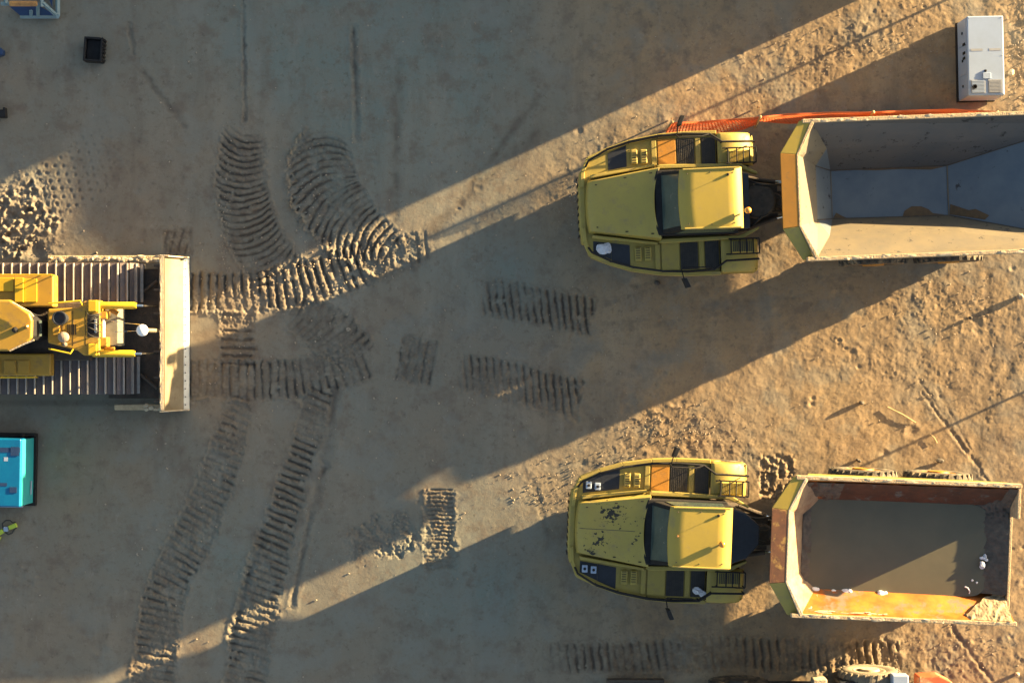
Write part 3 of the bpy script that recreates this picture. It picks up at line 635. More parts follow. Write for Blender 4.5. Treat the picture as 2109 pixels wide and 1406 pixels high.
    b.build_each('cab_sill', Yl, root, bevel=0.02)
    # roof: shallow dished panel with a rear lip
    nt, nv = 12, 10; vs = []
    for i in range(nt + 1):
        t = i / nt; x = 2.28 + 1.50 * t
        for j in range(nv + 1):
            v = -1 + 2 * j / nv; w = 0.735 - 0.015 * (1 - t)
            z = 3.24 + 0.012 * t - 0.10 * max(0, 0.13 - t) / 0.13 - (0.17 * max(0, t - 0.88) / 0.12) + 0.012 * (1 - v * v)
            vs.append((x - 0.05 * (1 - v * v) * (1 - t), v * w, z))
    fs = [(i * (nv + 1) + j, (i + 1) * (nv + 1) + j, (i + 1) * (nv + 1) + j + 1, i * (nv + 1) + j + 1) for i in range(nt) for j in range(nv)]
    base = len(vs); ring = [i * (nv + 1) for i in range(nt + 1)] + [nt * (nv + 1) + j for j in range(1, nv + 1)] + [i * (nv + 1) + nv for i in range(nt - 1, -1, -1)] + [j for j in range(nv - 1, 0, -1)]
    low = [(vs[k][0], vs[k][1], 3.05) for k in ring]; vs += low; m_ = len(ring)
    fs += [(ring[k], ring[(k + 1) % m_], base + (k + 1) % m_, base + k) for k in range(m_)] + [tuple(range(base, base + m_))]
    b = MB(); b.add(vs, fs); rf = b.build('cab_roof', 'yellow', root, smooth=True, bevel=0.02)
    b = MB()
    for (x_, y_) in ((2.45, .6), (2.45, -.6), (3.55, .6), (3.55, -.6), (3.0, .62), (3.0, -.62)): b.blob((x_, y_, 3.255), .016, 2, .7, 1, 0)
    b.build_each('roof_rivet', 'dark_steel', rf)
    b = MB(); b.tube([(2.35, 0.705, 3.245), (3.70, 0.715, 3.26)], 0.022, 6); b.tube([(2.35, -0.705, 3.245), (3.70, -0.715, 3.26)], 0.022, 6); b.build_each('roof_gutter', Yl, rf)
    bx, by = (3.52, -0.12) if loaded else (3.86, -0.33)
    b = MB(); b.cyl((bx, by, 3.20), (bx, by, 3.30), 0.022, 8); b.lathe([(0.075, 0), (0.08, 0.02), (0.075, 0.10), (0.05, 0.135), (0.01, 0.15)], (bx, by, 3.30), 'z', 18); 
    b.build('beacon', 'amber', root, smooth=True)
    b = MB(); ax = 3.42; ay = 0.55
    b.lathe([(0.035, 0), (0.03, 0.04), (0.008, 0.05)], (ax, ay, 3.255), 'z', 10); b.tube([(ax, ay, 3.28), (ax + 0.02, ay + 0.02, 3.42)], 0.005, 5); b.build('antenna', 'black', root)
    if loaded:
        b = MB(); b.lathe([(0.025, 0), (0.02, 0.05)], (2.46, 0.02, 3.245), 'z', 8); b.build_each('roof_bolt', 'rust', root)
    # block behind the cab
    if loaded:
        b = MB(); b.prism([(3.83, -0.72), (4.25, -0.55), (4.55, -0.2), (4.55, 0.25), (4.2, 0.55), (3.83, 0.66)], 1.3, 2.35); b.build('cooling_screen', 'blackblue', root, bevel=0.03)
    else:
        b = MB(); b.prism([(3.83, -0.72), (4.02, -0.70), (4.02, 0.62), (3.83, 0.66)], 1.3, 2.5); b.build('cooling_screen', 'blackblue', root, bevel=0.02)
        b = MB(); b.lathe([(0.40, 0), (0.42, 0.9), (0.36, 0.96), (0.05, 0.97)], (4.35, 0.0, 0.9), 'z', 22); b.build('water_tank', 'dark_steel', root, smooth=True)
    # hitch, cylinders and hoses
    b = MB(); b.lathe([(0.20, 0), (0.22, 0.1), (0.22, 0.6), (0.18, 0.7)], (4.78, 0.0, 0.85), 'z', 16); b.box(4.5, 5.4, -0.28, 0.28, 0.95, 1.15); b.build('hitch', 'dark_steel', root, bevel=0.01)
    for s in (-1, 1):
        b = MB(); b.cyl((4.15, s * 0.62, 1.25), (4.85, s * (0.45) + bdy * .5, 1.25), 0.065, 12); b.build('steering_cylinder', 'dark_steel', root)
        b = MB(); b.cyl((4.85, s * 0.45 + bdy * .5, 1.25), (5.35, s * 0.40 + bdy, 1.25), 0.035, 10); b.build('cylinder_rod', 'chrome', root)
    q = random.Random(3 + int(loaded))
    for k in range(5):
        y0 = -0.7 + k * 0.35; b = MB(); pts = []
        for i in range(9):
            t = i / 8; pts.append((4.05 + 0.95 * t, y0 * (1 - 0.6 * t) + 0.16 * math.sin(t * 3.1 + k), 1.7 + 0.28 * math.sin(t * math.pi) - 0.3 * t))
        b.tube(pts, 0.028, 7); b.build('hose', 'hose', root, smooth=True)
    # --- rear half
    X0 = 4.70
    b = MB(); b.box(X0 + 0.4, X0 + 5.4, -0.42, 0.42, 0.8, 1.3); b.box(X0 + 2.4, X0 + 2.75, -1.2, 1.2, 0.7, 1.0); b.box(X0 + 4.35, X0 + 4.7, -1.2, 1.2, 0.7, 1.0)
    b.build('rear_chassis', 'dark_steel', root, tf=BT, bevel=0.02)
    for s in (-1, 1):
        for u in (2.62, 4.52): make_wheel(root, X0 + u, s * 1.76, 0.86, 0.62, s, tf=BT)
        b = MB(); b.cyl((X0 + 0.7, s * 0.62, 1.0), (X0 + 0.6, s * 0.80, 1.9), 0.09, 12); b.build('hoist_cylinder', 'dark_steel', root, tf=BT)
    def P3(u, v, z): return (X0 + u, v, z)
    RZ = 3.20; UE = 5.9 if loaded else 6.55; vs = []
    for s in (1, -1):
        vs += [P3(.44, .84 * s, RZ), P3(.80, 1.60 * s, RZ), P3(UE, 1.60 * s, RZ), P3(1.00, .66 * s, 2.25), P3(1.26, 1.06 * s, 2.39), P3(4.5, 1.10 * s, 2.39), P3(UE, 1.44 * s, 2.75), P3(1.50, .60 * s, 1.5), P3(4.40, .62 * s, 1.5), P3(UE, 1.20 * s, 2.40)]
    k = 10
    fs = []
    for o_, fl in ((0, False), (k, True)):
        F = [(0, 1, 4, 3), (1, 2, 6), (1, 6, 5), (1, 5, 4), (3, 4, 7), (4, 5, 8, 7), (5, 6, 9, 8)]
        for f in F:
            f = tuple(i + o_ for i in f); fs.append(tuple(reversed(f)) if fl else f)
    fs += [(0 + k, 0, 3, 3 + k), (3 + k, 3, 7, 7 + k), (7 + k, 7, 8, 8 + k), (8 + k, 8, 9, 9 + k)]
    mi = [1, 3, 3, 3, 2, 3, 3, 1, 0, 0, 0, 2, 0, 0, 1, 2, 2, 2]
    b = MB(); b.add(vs, fs); bed = b.build('dump_bed', 'rust_wall' if loaded else 'bed_dust', root, tf=BT)
    me = bed.data; me.materials.append(M['bed_front'] if loaded else M['bed_dust']); me.materials.append(M['rust_wall'] if loaded else M['steel_bed']); me.materials.append(M['rust_wall'] if loaded else M['bed_wall_shade'])
    for p_, k_ in zip(me.polygons, mi): p_.material_index = k_
    bm = bmesh.new(); bm.from_mesh(me); bmesh.ops.recalc_face_normals(bm, faces=bm.faces)
    fl = max(bm.faces, key=lambda f: -f.calc_center_median().z)
    if fl.normal.z < 0: bmesh.ops.reverse_faces(bm, faces=bm.faces)
    bm.to_mesh(me); bm.free()
    md = bed.modifiers.new('thickness', 'SOLIDIFY'); md.thickness = 0.05; md.offset = -1
    for s in (1, -1):  # hidden plates added under the rim to fill out the bed's shadow
        b = MB(); b.add([P3(.85, 1.60 * s, RZ - .145), P3(UE, 1.60 * s, RZ - .145), P3(UE, 1.60 * s, 2.08), P3(UE - .65, 1.60 * s, 1.85), P3(1.1, 1.60 * s, 1.62), P3(.85, 1.645 * s, RZ - .145), P3(UE, 1.645 * s, RZ - .145), P3(UE, 1.645 * s, 2.08), P3(UE - .65, 1.645 * s, 1.85), P3(1.1, 1.645 * s, 1.62)],
            [(0, 1, 2, 3, 4), (9, 8, 7, 6, 5), (0, 5, 6, 1), (1, 6, 7, 2), (2, 7, 8, 3), (3, 8, 9, 4), (4, 9, 5, 0)]); b.build('shadow_plate', Yl, root, tf=BT)
    if not loaded:
        for k_, pl_ in enumerate((((1.5, -.6), (1.5, .6)), ((4.4, -.62), (4.4, .62)))):
            b = MB(); b.tube([P3(pl_[0][0], pl_[0][1], 1.512), P3(pl_[1][0], pl_[1][1], 1.512)], .014, 6); b.build('weld_seam', 'bed_dust', root, tf=BT)
        for s in (1, -1):
            b = MB(); b.tube([P3(1.0, .66 * s, 2.26), P3(1.5, .6 * s, 1.515), P3(4.4, .62 * s, 1.512), P3(UE, 1.2 * s, 2.41)], .013, 6); b.build('weld_seam', 'dark_steel', root, tf=BT)
        for outl_ in ([(3.25, -.60), (3.30, -.47), (3.48, -.36), (3.72, -.37), (3.90, -.45), (4.00, -.55), (4.30, -.60)], [(2.0, .60), (2.6, .565), (3.3, .575), (4.0, .53), (4.35, .60)], [(1.52, -.58), (1.60, -.45), (1.72, -.52), (1.85, -.59)]):
            b = MB(); b.prism(outl_, 1.503, 1.513); b.v = [(X0 + x, y, z) for x, y, z in b.v]; b.build('mud_patch', 'stain', root, tf=BT)
        b = MB(); q = random.Random(8); zt = lambda x: 1.5 + (x - 4.4) * (.90 / (UE - 4.4)) + .012
        pl = [(4.42, -.60), (4.44, -.34), (4.62, -.42), (4.85, -.52), (5.0, -.50), (5.3, -.68), (5.2, -.78)]
        b.prism([(X0 + x, y) for x, y in pl], lambda x, y: zt(x - X0) - .01, lambda x, y: zt(x - X0)); b.build('mud_patch', 'stain', root, tf=BT)
    # rim with caked mud
    b = MB()
    for s in (1, -1):
        b.box(X0 + .55, X0 + UE + .05, min(s * 1.60, s * 1.70), max(s * 1.60, s * 1.70), RZ - 0.14, RZ + 0.03)
    b.build_each('bed_rim', 'mud', root, tf=BT, bevel=0.015)
    for s in (1, -1):
        b = MB(); q = random.Random(int(loaded) * 7 + s + 5); u = .9
        while u < 5.8:
            r_ = q.uniform(0.012, 0.045); b.blob((X0 + u, s * (1.65 + q.uniform(-.03, .03)), RZ + 0.028), (r_ * q.uniform(1.5, 4.5), r_ * 0.9, r_ * 0.35), q.randint(0, 999), sub=1); u += q.uniform(0.03, 0.40) ** 1.0
        b.build('caked_mud', 'pale_mud', root, tf=BT, smooth=True)
    b = MB(); w0 = 0.06
    outl = [(.40, -.84), (.40, .84), (.76, 1.66)]; inl = [(.47, -.82), (.47, .82), (.84, 1.60)]
    b.prism([(X0 + x, y) for x, y in [(.76, -1.66), (.38, -.86), (.38, .86), (.76, 1.66), (.83, 1.60), (.43, .83), (.43, -.83), (.83, -1.60)]], RZ - 0.10, RZ + 0.035)
    b.build('headboard_rim', 'pale_mud' if loaded else 'mud', root, tf=BT, bevel=0.012)
    # sloping ledge panels in front of the headboard
    zc, zo = RZ + 0.030, RZ + 0.0
    def slab(p, name, mt_):
        bb = MB(); n_ = len(p); vs_ = [P3(*q_) for q_ in p] + [P3(q_[0], q_[1], q_[2] - 0.06) for q_ in p]
        bb.add(vs_, [tuple(range(n_)), tuple(range(2 * n_ - 1, n_ - 1, -1))] + [(i, n_ + i, n_ + (i + 1) % n_, (i + 1) % n_) for i in range(n_)]); return bb.build(name, mt_, root, tf=BT, bevel=0.008)
    slab([(.0, -.90, zc - .022), (.375, -.86, zc), (.375, .86, zc), (.0, .90, zc - .022)], 'headboard_ledge', 'rust' if loaded else 'ochre')
    for s in (1, -1):
        q_ = [(.0, .905 * s, zc - .026), (.375, .865 * s, zc), (.75, 1.66 * s, zc - 0.155), (.48, 1.66 * s, zc - 0.17)] if s < 0 else [(.0, .905, zc - .022), (.375, .865, zc), (.75, 1.66, zc - 0.012), (.48, 1.66, zc - 0.030)]
        o = slab(q_ if s < 0 else list(reversed(q_)), 'headboard_wing', 'yellow' if s > 0 else Yl)
    b = MB()
    hb = [(.0, -.88), (.0, .88), (.50, 1.62)], [(.62, -.66), (.62, .66), (.98, 1.20)]
    T_ = [(.50, -1.62), (.02, -.88), (.02, .88), (.50, 1.62)]; B_ = [(1.0, -1.2), (.66, -.66), (.66, .66), (1.0, 1.2)]; zt_ = [zo - .22, zo - .06, zo - .06, zo - .22]
    vs = [P3(x, y, z) for (x, y), z in zip(T_, zt_)] + [P3(x, y, 1.8) for x, y in B_]; vs += [(x + .04, y, z) for x, y, z in vs]
    b.add(vs, [(0, 1, 5, 4), (1, 2, 6, 5), (2, 3, 7, 6), (8, 12, 13, 9), (9, 13, 14, 10), (10, 14, 15, 11), (0, 8, 9, 1), (1, 9, 10, 2), (2, 10, 11, 3), (4, 5, 13, 12), (5, 6, 14, 13), (6, 7, 15, 14), (0, 4, 12, 8), (3, 11, 15, 7)])
    b.build('headboard', Yl, root, tf=BT)
    for s in (1, -1):
        b = MB()
        for u in (1.5, 2.6, 3.7, 4.8):
            b.add([P3(u, 1.62 * s, RZ - .1), P3(u + .1, 1.62 * s, RZ - .1), P3(u + .1, 1.30 * s, 2.0), P3(u, 1.30 * s, 2.0), P3(u, 1.70 * s, RZ - .14), P3(u + .1, 1.70 * s, RZ - .14), P3(u + .1, 1.42 * s, 2.0), P3(u, 1.42 * s, 2.0)],
                  [(0, 1, 2, 3), (4, 7, 6, 5), (0, 4, 5, 1), (2, 6, 7, 3), (0, 3, 7, 4), (1, 5, 6, 2)])
        b.build_each('bed_rib', Yl, root, tf=BT)
    if loaded:
        # tailgate: full height at one end, cut low along the rest to shape the shadow on the water
        b = MB(); b.box(X0 + 5.86, X0 + 5.93, 0.86, 1.62, 2.0, RZ + 0.02); b.box(X0 + 5.86, X0 + 5.93, -1.66, 0.859, 2.0, 2.61)
        b.build_each('tailgate', 'mud', root, tf=BT, bevel=0.012)
        b = MB(); q = random.Random(5)
        def sheet(fn, nu, nv):
            vs_ = [fn(i / nu, j / nv) for i in range(nu + 1) for j in range(nv + 1)]
            b.add(vs_, [(i * (nv + 1) + j, (i + 1) * (nv + 1) + j, (i + 1) * (nv + 1) + j + 1, i * (nv + 1) + j + 1) for i in range(nu) for j in range(nv)])
        nz = lambda x, y, f: mnoise.noise(Vector((x * f, y * f, 3.3)))
        def rear(u, v):
            y = -1.05 + 2.62 * v; x = 5.05 + 0.80 * u; hgt = 2.36 + 0.24 * u + 0.5 * max(0, (y - 0.95) / .6) ** 1.5 * (0.4 + u)
            return (X0 + x, y, hgt + (.018 if y < .8 else .05) * nz(x, y, 4) + (.02 if y < .8 else .05) * nz(x, y, 11) + .012 * nz(x, y, 25))
        sheet(rear, 40, 110)
        b.build('wet_muck', 'darkmud', root, tf=BT, smooth=True); b = MB()
        def upc(u, v):
            x = .72 + 1.0 * u; y = .70 + .84 * v; hgt = max(2.32, 2.39 + .81 * (y - 1.08) / .52 + .05) + .25 * max(0, .5 - u) * (1 - v)
            return (X0 + x, y, hgt + .06 * nz(x, y, 4) + .05 * nz(x, y, 12) + .02 * nz(x, y, 25))
        sheet(upc, 45, 36)
        b.build('wet_muck', 'darkmud', root, tf=BT, smooth=True); b = MB()
        def frt(u, v):
            x = .86 + .25 * u; y = -1.1 + 2.1 * v; return (X0 + x, y, 2.51 - .08 * u + .03 * nz(x, y, 6) + .02 * nz(x, y, 15))
        sheet(frt, 10, 80)
        b.build('wet_muck', 'darkmud', root, tf=BT, smooth=True)
        b = MB()
        def crn(u, v):
            x = 4.75 + 1.10 * u; y = -1.585 + (.10 + .66 * u ** 1.1 + .08 * mnoise.noise(Vector((u * 5, 1, 2)))) * v
            rd = max(2.45, 2.39 + .81 * (abs(y) - 1.08) / .52) + .03 + .030 * math.sin((x * 1.3 - y * 2.2) * 13 + 7 * nz(x, y, 2.5)) * (1 - .6 * v) - .06 * max(0, .25 - u) * 4 * (.5 + nz(x, y, 5)) + .04 * nz(x, y, 7) + .02 * nz(x, y, 20)
            return (X0 + x, y, rd - (.08 if u < .03 else 0))
        sheet(crn, 70, 40)
        b.build('dried_silt', 'silt', root, tf=BT); b = MB()
        def lowp(u, v):
            x = .86 + .40 * u; y = -1.56 + .42 * v; return (X0 + x, y, 3.12 - .62 * v + .03 * nz(x, y, 9) + .015 * nz(x, y, 22))
        sheet(lowp, 20, 16)
        b.build('dried_silt', 'pale_mud', root, tf=BT); b = MB()
        def rust_shade(u, v):
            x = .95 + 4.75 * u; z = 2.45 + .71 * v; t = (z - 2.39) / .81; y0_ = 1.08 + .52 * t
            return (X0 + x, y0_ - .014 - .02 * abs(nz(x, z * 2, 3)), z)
        sheet(rust_shade, 90, 14)
        b.build('rust_shade_sheet', 'shaded_rust', root, tf=BT); b = MB()  # dark sheet over the rusty upper wall, its shade put into the colour
        for i in range(14):
            b.blob((X0 + q.uniform(.9, 2.9), q.uniform(-1.58, -1.53), q.uniform(3.06, 3.14)), (q.uniform(.05, .2), .02, .02), 350 + i, 0.5, 1, .3)
        b.build('caked_mud', 'pale_mud', root, tf=BT, smooth=True)
    return root

lower = dump_truck(tuple(W(1179, 1078, 0).xy.to_3d() * 0) if False else (1.497, -4.575, 0), R(-2.2), 'yellow dump truck with chipped hood paint and a bed full of muddy water', True, -0.12, chips=True)
upper = dump_truck((1.757, 3.31, 0), R(2.1), 'yellow dump truck with clean hood and empty steel bed beside the orange mesh', False, 0.11)
# unseen blocks added beyond the top edge, shaped to throw the yard's long shadows
def caster(px, py, quad, hh, lab, mt):
    q = W(px, py); T = empty('shadow_caster', q, 0, lab, 'caster', 'added shadow casters beyond the yard')
    P = [W(x, y) - q for x, y in quad]; b = MB(); b.prism([(p.x, p.y) for p in P], 0, hh - .1); b.build('wall', mt, T, bevel=.02)
    c_ = sum(P, Vector()) / len(P); b = MB(); b.prism([(p.x, p.y) for p in P], hh - .095, hh); b.build('roof', 'greyvent', T, bevel=.01)
    for (i, j) in ((0, 1), (1, 2)):
        A, B = P[i], P[j]; d = (B - A).normalized(); n_ = Vector((d.y, -d.x, 0)); n_ = n_ if n_.dot((A + B) / 2 - c_) > 0 else -n_
        L = (B - A).length
        def panel(u0, u1, z0, z1, k):
            a_ = A + d * u0 + n_ * .003; e_ = A + d * u1 + n_ * .003; f_ = e_ + n_ * k; g_ = a_ + n_ * k; bb = MB(); bb.prism([(v.x, v.y) for v in (a_, e_, f_, g_)], z0, z1); return bb
        panel(L * .12, L * .12 + .9, .1, 2.1, .03).build('door' if i == 0 else 'window', 'greyvent' if i == 0 else 'glass', T)
        panel(L * .6, L * .6 + .9, 1.0, 1.9, .03).build('window', 'glass', T)
    return T
caster(1760, -240, [(1640, -203), (1895, -57), (1900, -430), (1600, -420)], 2.53, 'added unseen low white shadow hut standing beyond the top edge of the yard', 'white')
caster(1640, -900, [(1400, -484), (1880, -484), (1880, -1500), (1400, -1500)], 4.3, 'added unseen tall grey shadow hut standing behind the low white one', 'bluegrey')

def in_truck(root, x, y, z, bdy=0.0):
    a = root.rotation_euler.z; c, s = math.cos(a), math.sin(a); y += bdy
    return Vector((root.location.x + c * x - s * y, root.location.y + s * x + c * y, z))
# muddy water in the loaded bed
pts = []
X0 = 4.70; c = [(1.3, -1.13), (1.02, -1.02), (0.93, -.3), (0.92, .7), (1.05, 1.04), (1.4, 1.14), (2.3, 1.14), (3.6, 1.15), (4.8, 1.12), (5.3, .98), (5.52, .6), (5.57, -.2), (5.52, -.7), (5.30, -1.0), (4.9, -1.14), (3.2, -1.13)]
def cr(P, k=6):
    n = len(P); out = []
    for i in range(n):
        p0, p1, p2, p3 = P[i - 1], P[i], P[(i + 1) % n], P[(i + 2) % n]
        for j in range(k):
            t = j / k; out.append(tuple(0.5 * (2 * p1[a] + (p2[a] - p0[a]) * t + (2 * p0[a] - 5 * p1[a] + 4 * p2[a] - p3[a]) * t * t + (3 * p1[a] - p0[a] - 3 * p2[a] + p3[a]) * t ** 3) for a in (0, 1)))
    return out
poly = [in_truck(lower, X0 + u, v, 0, -0.12) for u, v in cr(c)]
SL = 2.44
b = MB(); b.prism([(p.x, p.y) for p in poly], SL - 0.3, SL); o = b.build('muddy_water', 'slurry', off=(8, -5, 0)); o.location = (8, -5, 0); tag(o, 'still grey brown muddy water filling the loaded truck bed', 'water', kind='stuff')
# scraps floating on it
for i, (u, v, r, lab) in enumerate(((1.22, -1.12, .075, 'white foam lump at the front corner of the muddy water, nearest the headboard'), (1.98, -1.13, .085, 'white foam lump second from the headboard on the edge of the muddy water'), (2.85, -1.15, .085, 'white foam lump alone, midway along the edge of the muddy water'), (1.66, -1.13, .045, 'smallest white foam crumb between two bigger lumps by the muddy water'))):
    p = in_truck(lower, X0 + u, v, SL + .02, -0.12); b = MB(); b.blob(p, (r * 1.3, r * .8, r * .6), i, 1, 3, .3); b.blob(p + Vector((r, 0.01, 0)), (r * .7, r * .6, r * .6), i + 9, 1, 2, .3)
    o = b.build('foam_lump', 'whitepl', off=p, smooth=True); o.location = p; tag(o, lab, 'foam', 'foam lumps on the muddy water')
p = in_truck(lower, X0 + 5.28, -.30, SL + .03, -0.12)
b = MB(); q = random.Random(2)
for i in range(7): b.blob(p + Vector((q.uniform(-.06, .06), q.uniform(-.16, .16), q.uniform(0, .04))), (q.uniform(.03, .07), q.uniform(.03, .06), q.uniform(.02, .05)), i, 1, 2, .5)
o = b.build('plastic_bag', 'bag', off=p); o.location = p; tag(o, 'crumpled clear plastic bag afloat near the tailgate', 'plastic bag')
p = in_truck(lower, X0 + 4.93, -.96, SL + .01, -0.12)
b = MB(); b.tube([p + Vector((-.06, .07, 0)), p + Vector((.02, .03, .02)), p + Vector((.06, -.05, .02)), p + Vector((.05, -.11, 0))], 0.022, 7, r2=0.012)
o = b.build('plastic_scrap', 'whitepl', off=p, smooth=True); o.location = p; tag(o, 'curved white plastic scrap floating beside two small bubbles', 'plastic scrap')
for i, (u, v) in enumerate(((5.05, -.74), (5.16, -.79))):
    p = in_truck(lower, X0 + u, v, SL + .01, -0.12); b = MB(); b.blob(p, .028, i, .8, 2, .1); o = b.build('foam_bead', 'whitepl', off=p, smooth=True); o.location = p
    tag(o, ('small white foam bead near the curved scrap, farther from the tailgate', 'small white foam bead near the curved scrap, closer to the tailgate')[i], 'foam', 'foam lumps on the muddy water')
# loose things lying on the decks
def rest(name, m, p, r, seed, lab, cat):
    b = crumple(p, r, seed, .35); o = b.build(name, m, off=p); o.location = p; return tag(o, lab, cat)
rest('plastic_bag', 'bag', in_truck(upper, .50, -1.02, 1.76), (.155, .14, .03), 4, 'pale blue plastic bag lying in the foot well of the clean hooded truck', 'plastic bag')
rest('plastic_bag', 'bag', in_truck(lower, 3.22, -1.50, 1.80), (.15, .11, .05), 6, 'lilac white plastic bag on the dark grating of the chipped truck', 'plastic bag')
for i, (x, y, lab) in enumerate(((.36, 1.04, 'white lamp unit in the nose of the chipped truck, far side, outer one'), (.58, 1.02, 'white lamp unit in the nose of the chipped truck, far side, beside the dark well'), (.34, -1.02, 'white lamp unit in the nose of the chipped truck, near side, outer one'), (.56, -1.04, 'grey lamp unit in the nose of the chipped truck, near side, beside the dark well'))):
    b = MB(); b.box(x - .07, x + .07, y - .09, y + .09, 1.73, 1.83); k = b.build('lamp_unit', 'white', lower, bevel=0.015)
    b = MB(); b.lathe([(.035, 0), (.035, .012)], (x, y, 1.831), 'z', 14); b.build('lamp_lens', 'black', k)

# ------------------------------------------------------------------ bulldozer
dz = Vector((-12.6, 0.25, 0)); D = empty('bulldozer', dz, 0, 'yellow bulldozer facing right with wide tracks and a polished blade', 'bulldozer')
def dbuild(b, name, m, par=None, **k): return b.build(name, m, par or D, off=dz, **k)
def dbuild_each(b, name, m, par=None, **k): return b.build_each(name, m, par or D, off=dz, **k)
# tracks
for (ya, yb, xf) in ((541, 622, 281), (733, 812, 274)):
    zt = 1.0
    yt = W(0, ya, zt).y; yb_ = W(0, yb, zt).y; xe = W(xf, 0, zt).x; x0 = xe - 4.35
    b = MB(); b.box(x0 + .45, xe - .45, yb_ + .18, yt - .18, .25, .8); tr = dbuild(b, 'track_frame', 'dark_steel', bevel=.03)
    b = MB(); gb = MB(); r = .47; path = []
    xa, xb = x0 + r, xe - r; L = (xb - xa)
    per = 2 * L + 2 * math.pi * r; n_ = int(per / 0.219)
    for k in range(n_):
        s_ = k * per / n_
        if s_ < L: c_, t_ = (xa + s_, 1.0 - .07), (1, 0)
        elif s_ < L + math.pi * r: a = (s_ - L) / r; c_ = (xb + r * math.sin(a), .5 - .04 + r * math.cos(a)); t_ = (math.cos(a), -math.sin(a))
        elif s_ < 2 * L + math.pi * r: c_, t_ = (xb - (s_ - L - math.pi * r), .02), (-1, 0)
        else: a = (s_ - 2 * L - math.pi * r) / r; c_ = (xa - r * math.sin(a), .5 - .04 - r * math.cos(a)); t_ = (-math.cos(a), math.sin(a))
        nrm = (-t_[1], t_[0])
        def pp(u, v): return (c_[0] + t_[0] * u + nrm[0] * v, c_[1] + t_[1] * u + nrm[1] * v)
        prof = [pp(-.105, 0), pp(.10, -.012), pp(.10, .012), pp(-.105, .034)]; gp = [pp(.035, .012), pp(.104, .004), pp(.080, .090), pp(.058, .090)]
        vs = [(x, yb_, z) for x, z in prof] + [(x, yt, z) for x, z in prof]; m_ = len(prof)
        b.add(vs, [tuple(range(m_)), tuple(range(2 * m_ - 1, m_ - 1, -1))] + [(i, m_ + i, m_ + (i + 1) % m_, (i + 1) % m_) for i in range(m_)])
        vs = [(x, yb_ + .01, z) for x, z in gp] + [(x, yt - .01, z) for x, z in gp]; m_ = 4
        gb.add(vs, [tuple(range(m_)), tuple(range(2 * m_ - 1, m_ - 1, -1))] + [(i, m_ + i, m_ + (i + 1) % m_, (i + 1) % m_) for i in range(m_)])
    dbuild(b, 'track_chain', 'track', tr); dbuild(gb, 'grouser', 'grouser', tr)
    b = MB()
    for xx in (xa, xb): b.lathe([(.05, 0), (.38, 0), (.40, .06), (.40, yt - yb_ - .3), (.05, yt - yb_ - .28)], (xx, yb_ + .14, .46), 'y', 24)
    dbuild(b, 'sprocket', 'dark_steel', tr)
# blade
ytop = 2.14; ybot = -1.74
b = MB(); prof = []
for i in range(13):
    t = i / 12; z = 0.16 + 1.10 * t; x = -8.42 - 0.36 * math.sin(min(1, t * 1.15) * math.pi / 2) + 0.09 * max(0, t - .75) / .25
    prof.append((x, z))
n_ = 24; vs = []
for (x, z) in prof:
    for j in range(n_ + 1): vs.append((x, ybot + (ytop - ybot) * j / n_, z))
fs = [(i * (n_ + 1) + j, i * (n_ + 1) + j + 1, (i + 1) * (n_ + 1) + j + 1, (i + 1) * (n_ + 1) + j) for i in range(len(prof) - 1) for j in range(n_)]
bb = len(vs); vs += [(x - .07, y, z) for x, y, z in vs]; fs += [tuple(reversed([i + bb for i in f])) for f in fs]
for j in range(n_): fs.append(((len(prof) - 1) * (n_ + 1) + j, (len(prof) - 1) * (n_ + 1) + j + 1, bb + (len(prof) - 1) * (n_ + 1) + j + 1, bb + (len(prof) - 1) * (n_ + 1) + j))
b.add(vs, fs); bl = dbuild(b, 'blade', 'blade', smooth=True)
b = MB(); b.prism([(-8.42, ybot), (-8.30, ybot), (-8.30, ytop), (-8.42, ytop)], 0.0, lambda x, y: 0.17 if x < -8.35 else 0.05); dbuild(b, 'cutting_edge', 'edge', bl)
b = MB()
for k in range(19): b.blob((-8.375, ybot + .12 + k * .205, .155), .018, 1, .8, 1, 0)
dbuild(b, 'edge_bolts', 'dark_steel', bl)
for s, yy in ((1, ytop), (-1, ybot)):
    b = MB(); pr = prof + [(-8.42, .05), (-8.40, .05)]
    y0, y1 = sorted((yy, yy + s * .03))
    pf = [(x + .10, z) for x, z in prof] + [(x - .12, z) for x, z in reversed(prof)]
    m_ = len(pf); b.add([(x, y0, z) for x, z in pf] + [(x, y1, z) for x, z in pf], [tuple(range(m_)), tuple(range(2 * m_ - 1, m_ - 1, -1))] + [(i, m_ + i, m_ + (i + 1) % m_, (i + 1) % m_) for i in range(m_)])
    b.box(-8.44, -8.29, y0 - (0.0 if s > 0 else .0), y1, 0.0, .30)
    dbuild(b, 'end_plate', 'pale_mud', bl)
b = MB(); q = random.Random(4)
b.box(-8.78, -8.72, ybot + .02, ytop - .02, 1.24, 1.27)
for i in range(60): yy = q.uniform(ybot + .1, ytop - .1); b.blob((-8.79 + q.uniform(-.015, .015), yy, 1.26), (q.uniform(.01, .025), q.uniform(.06, .25), .015), i, 1, 1, .3)
dbuild(b, 'blade_top_mud', 'pale_mud', bl, smooth=True)
b = MB()
for zz in (.3, .62): b.box(-8.95, -8.78, ybot + .2, ytop - .2, zz, zz + .16)
for yy in (-1.5, -.9, -.25, .25, .7, 1.3, 1.9): b.box(-9.0, -8.80, yy - .03, yy + .03, .12, 1.1)
dbuild(b, 'blade_back', 'dark_steel', bl, bevel=.01)
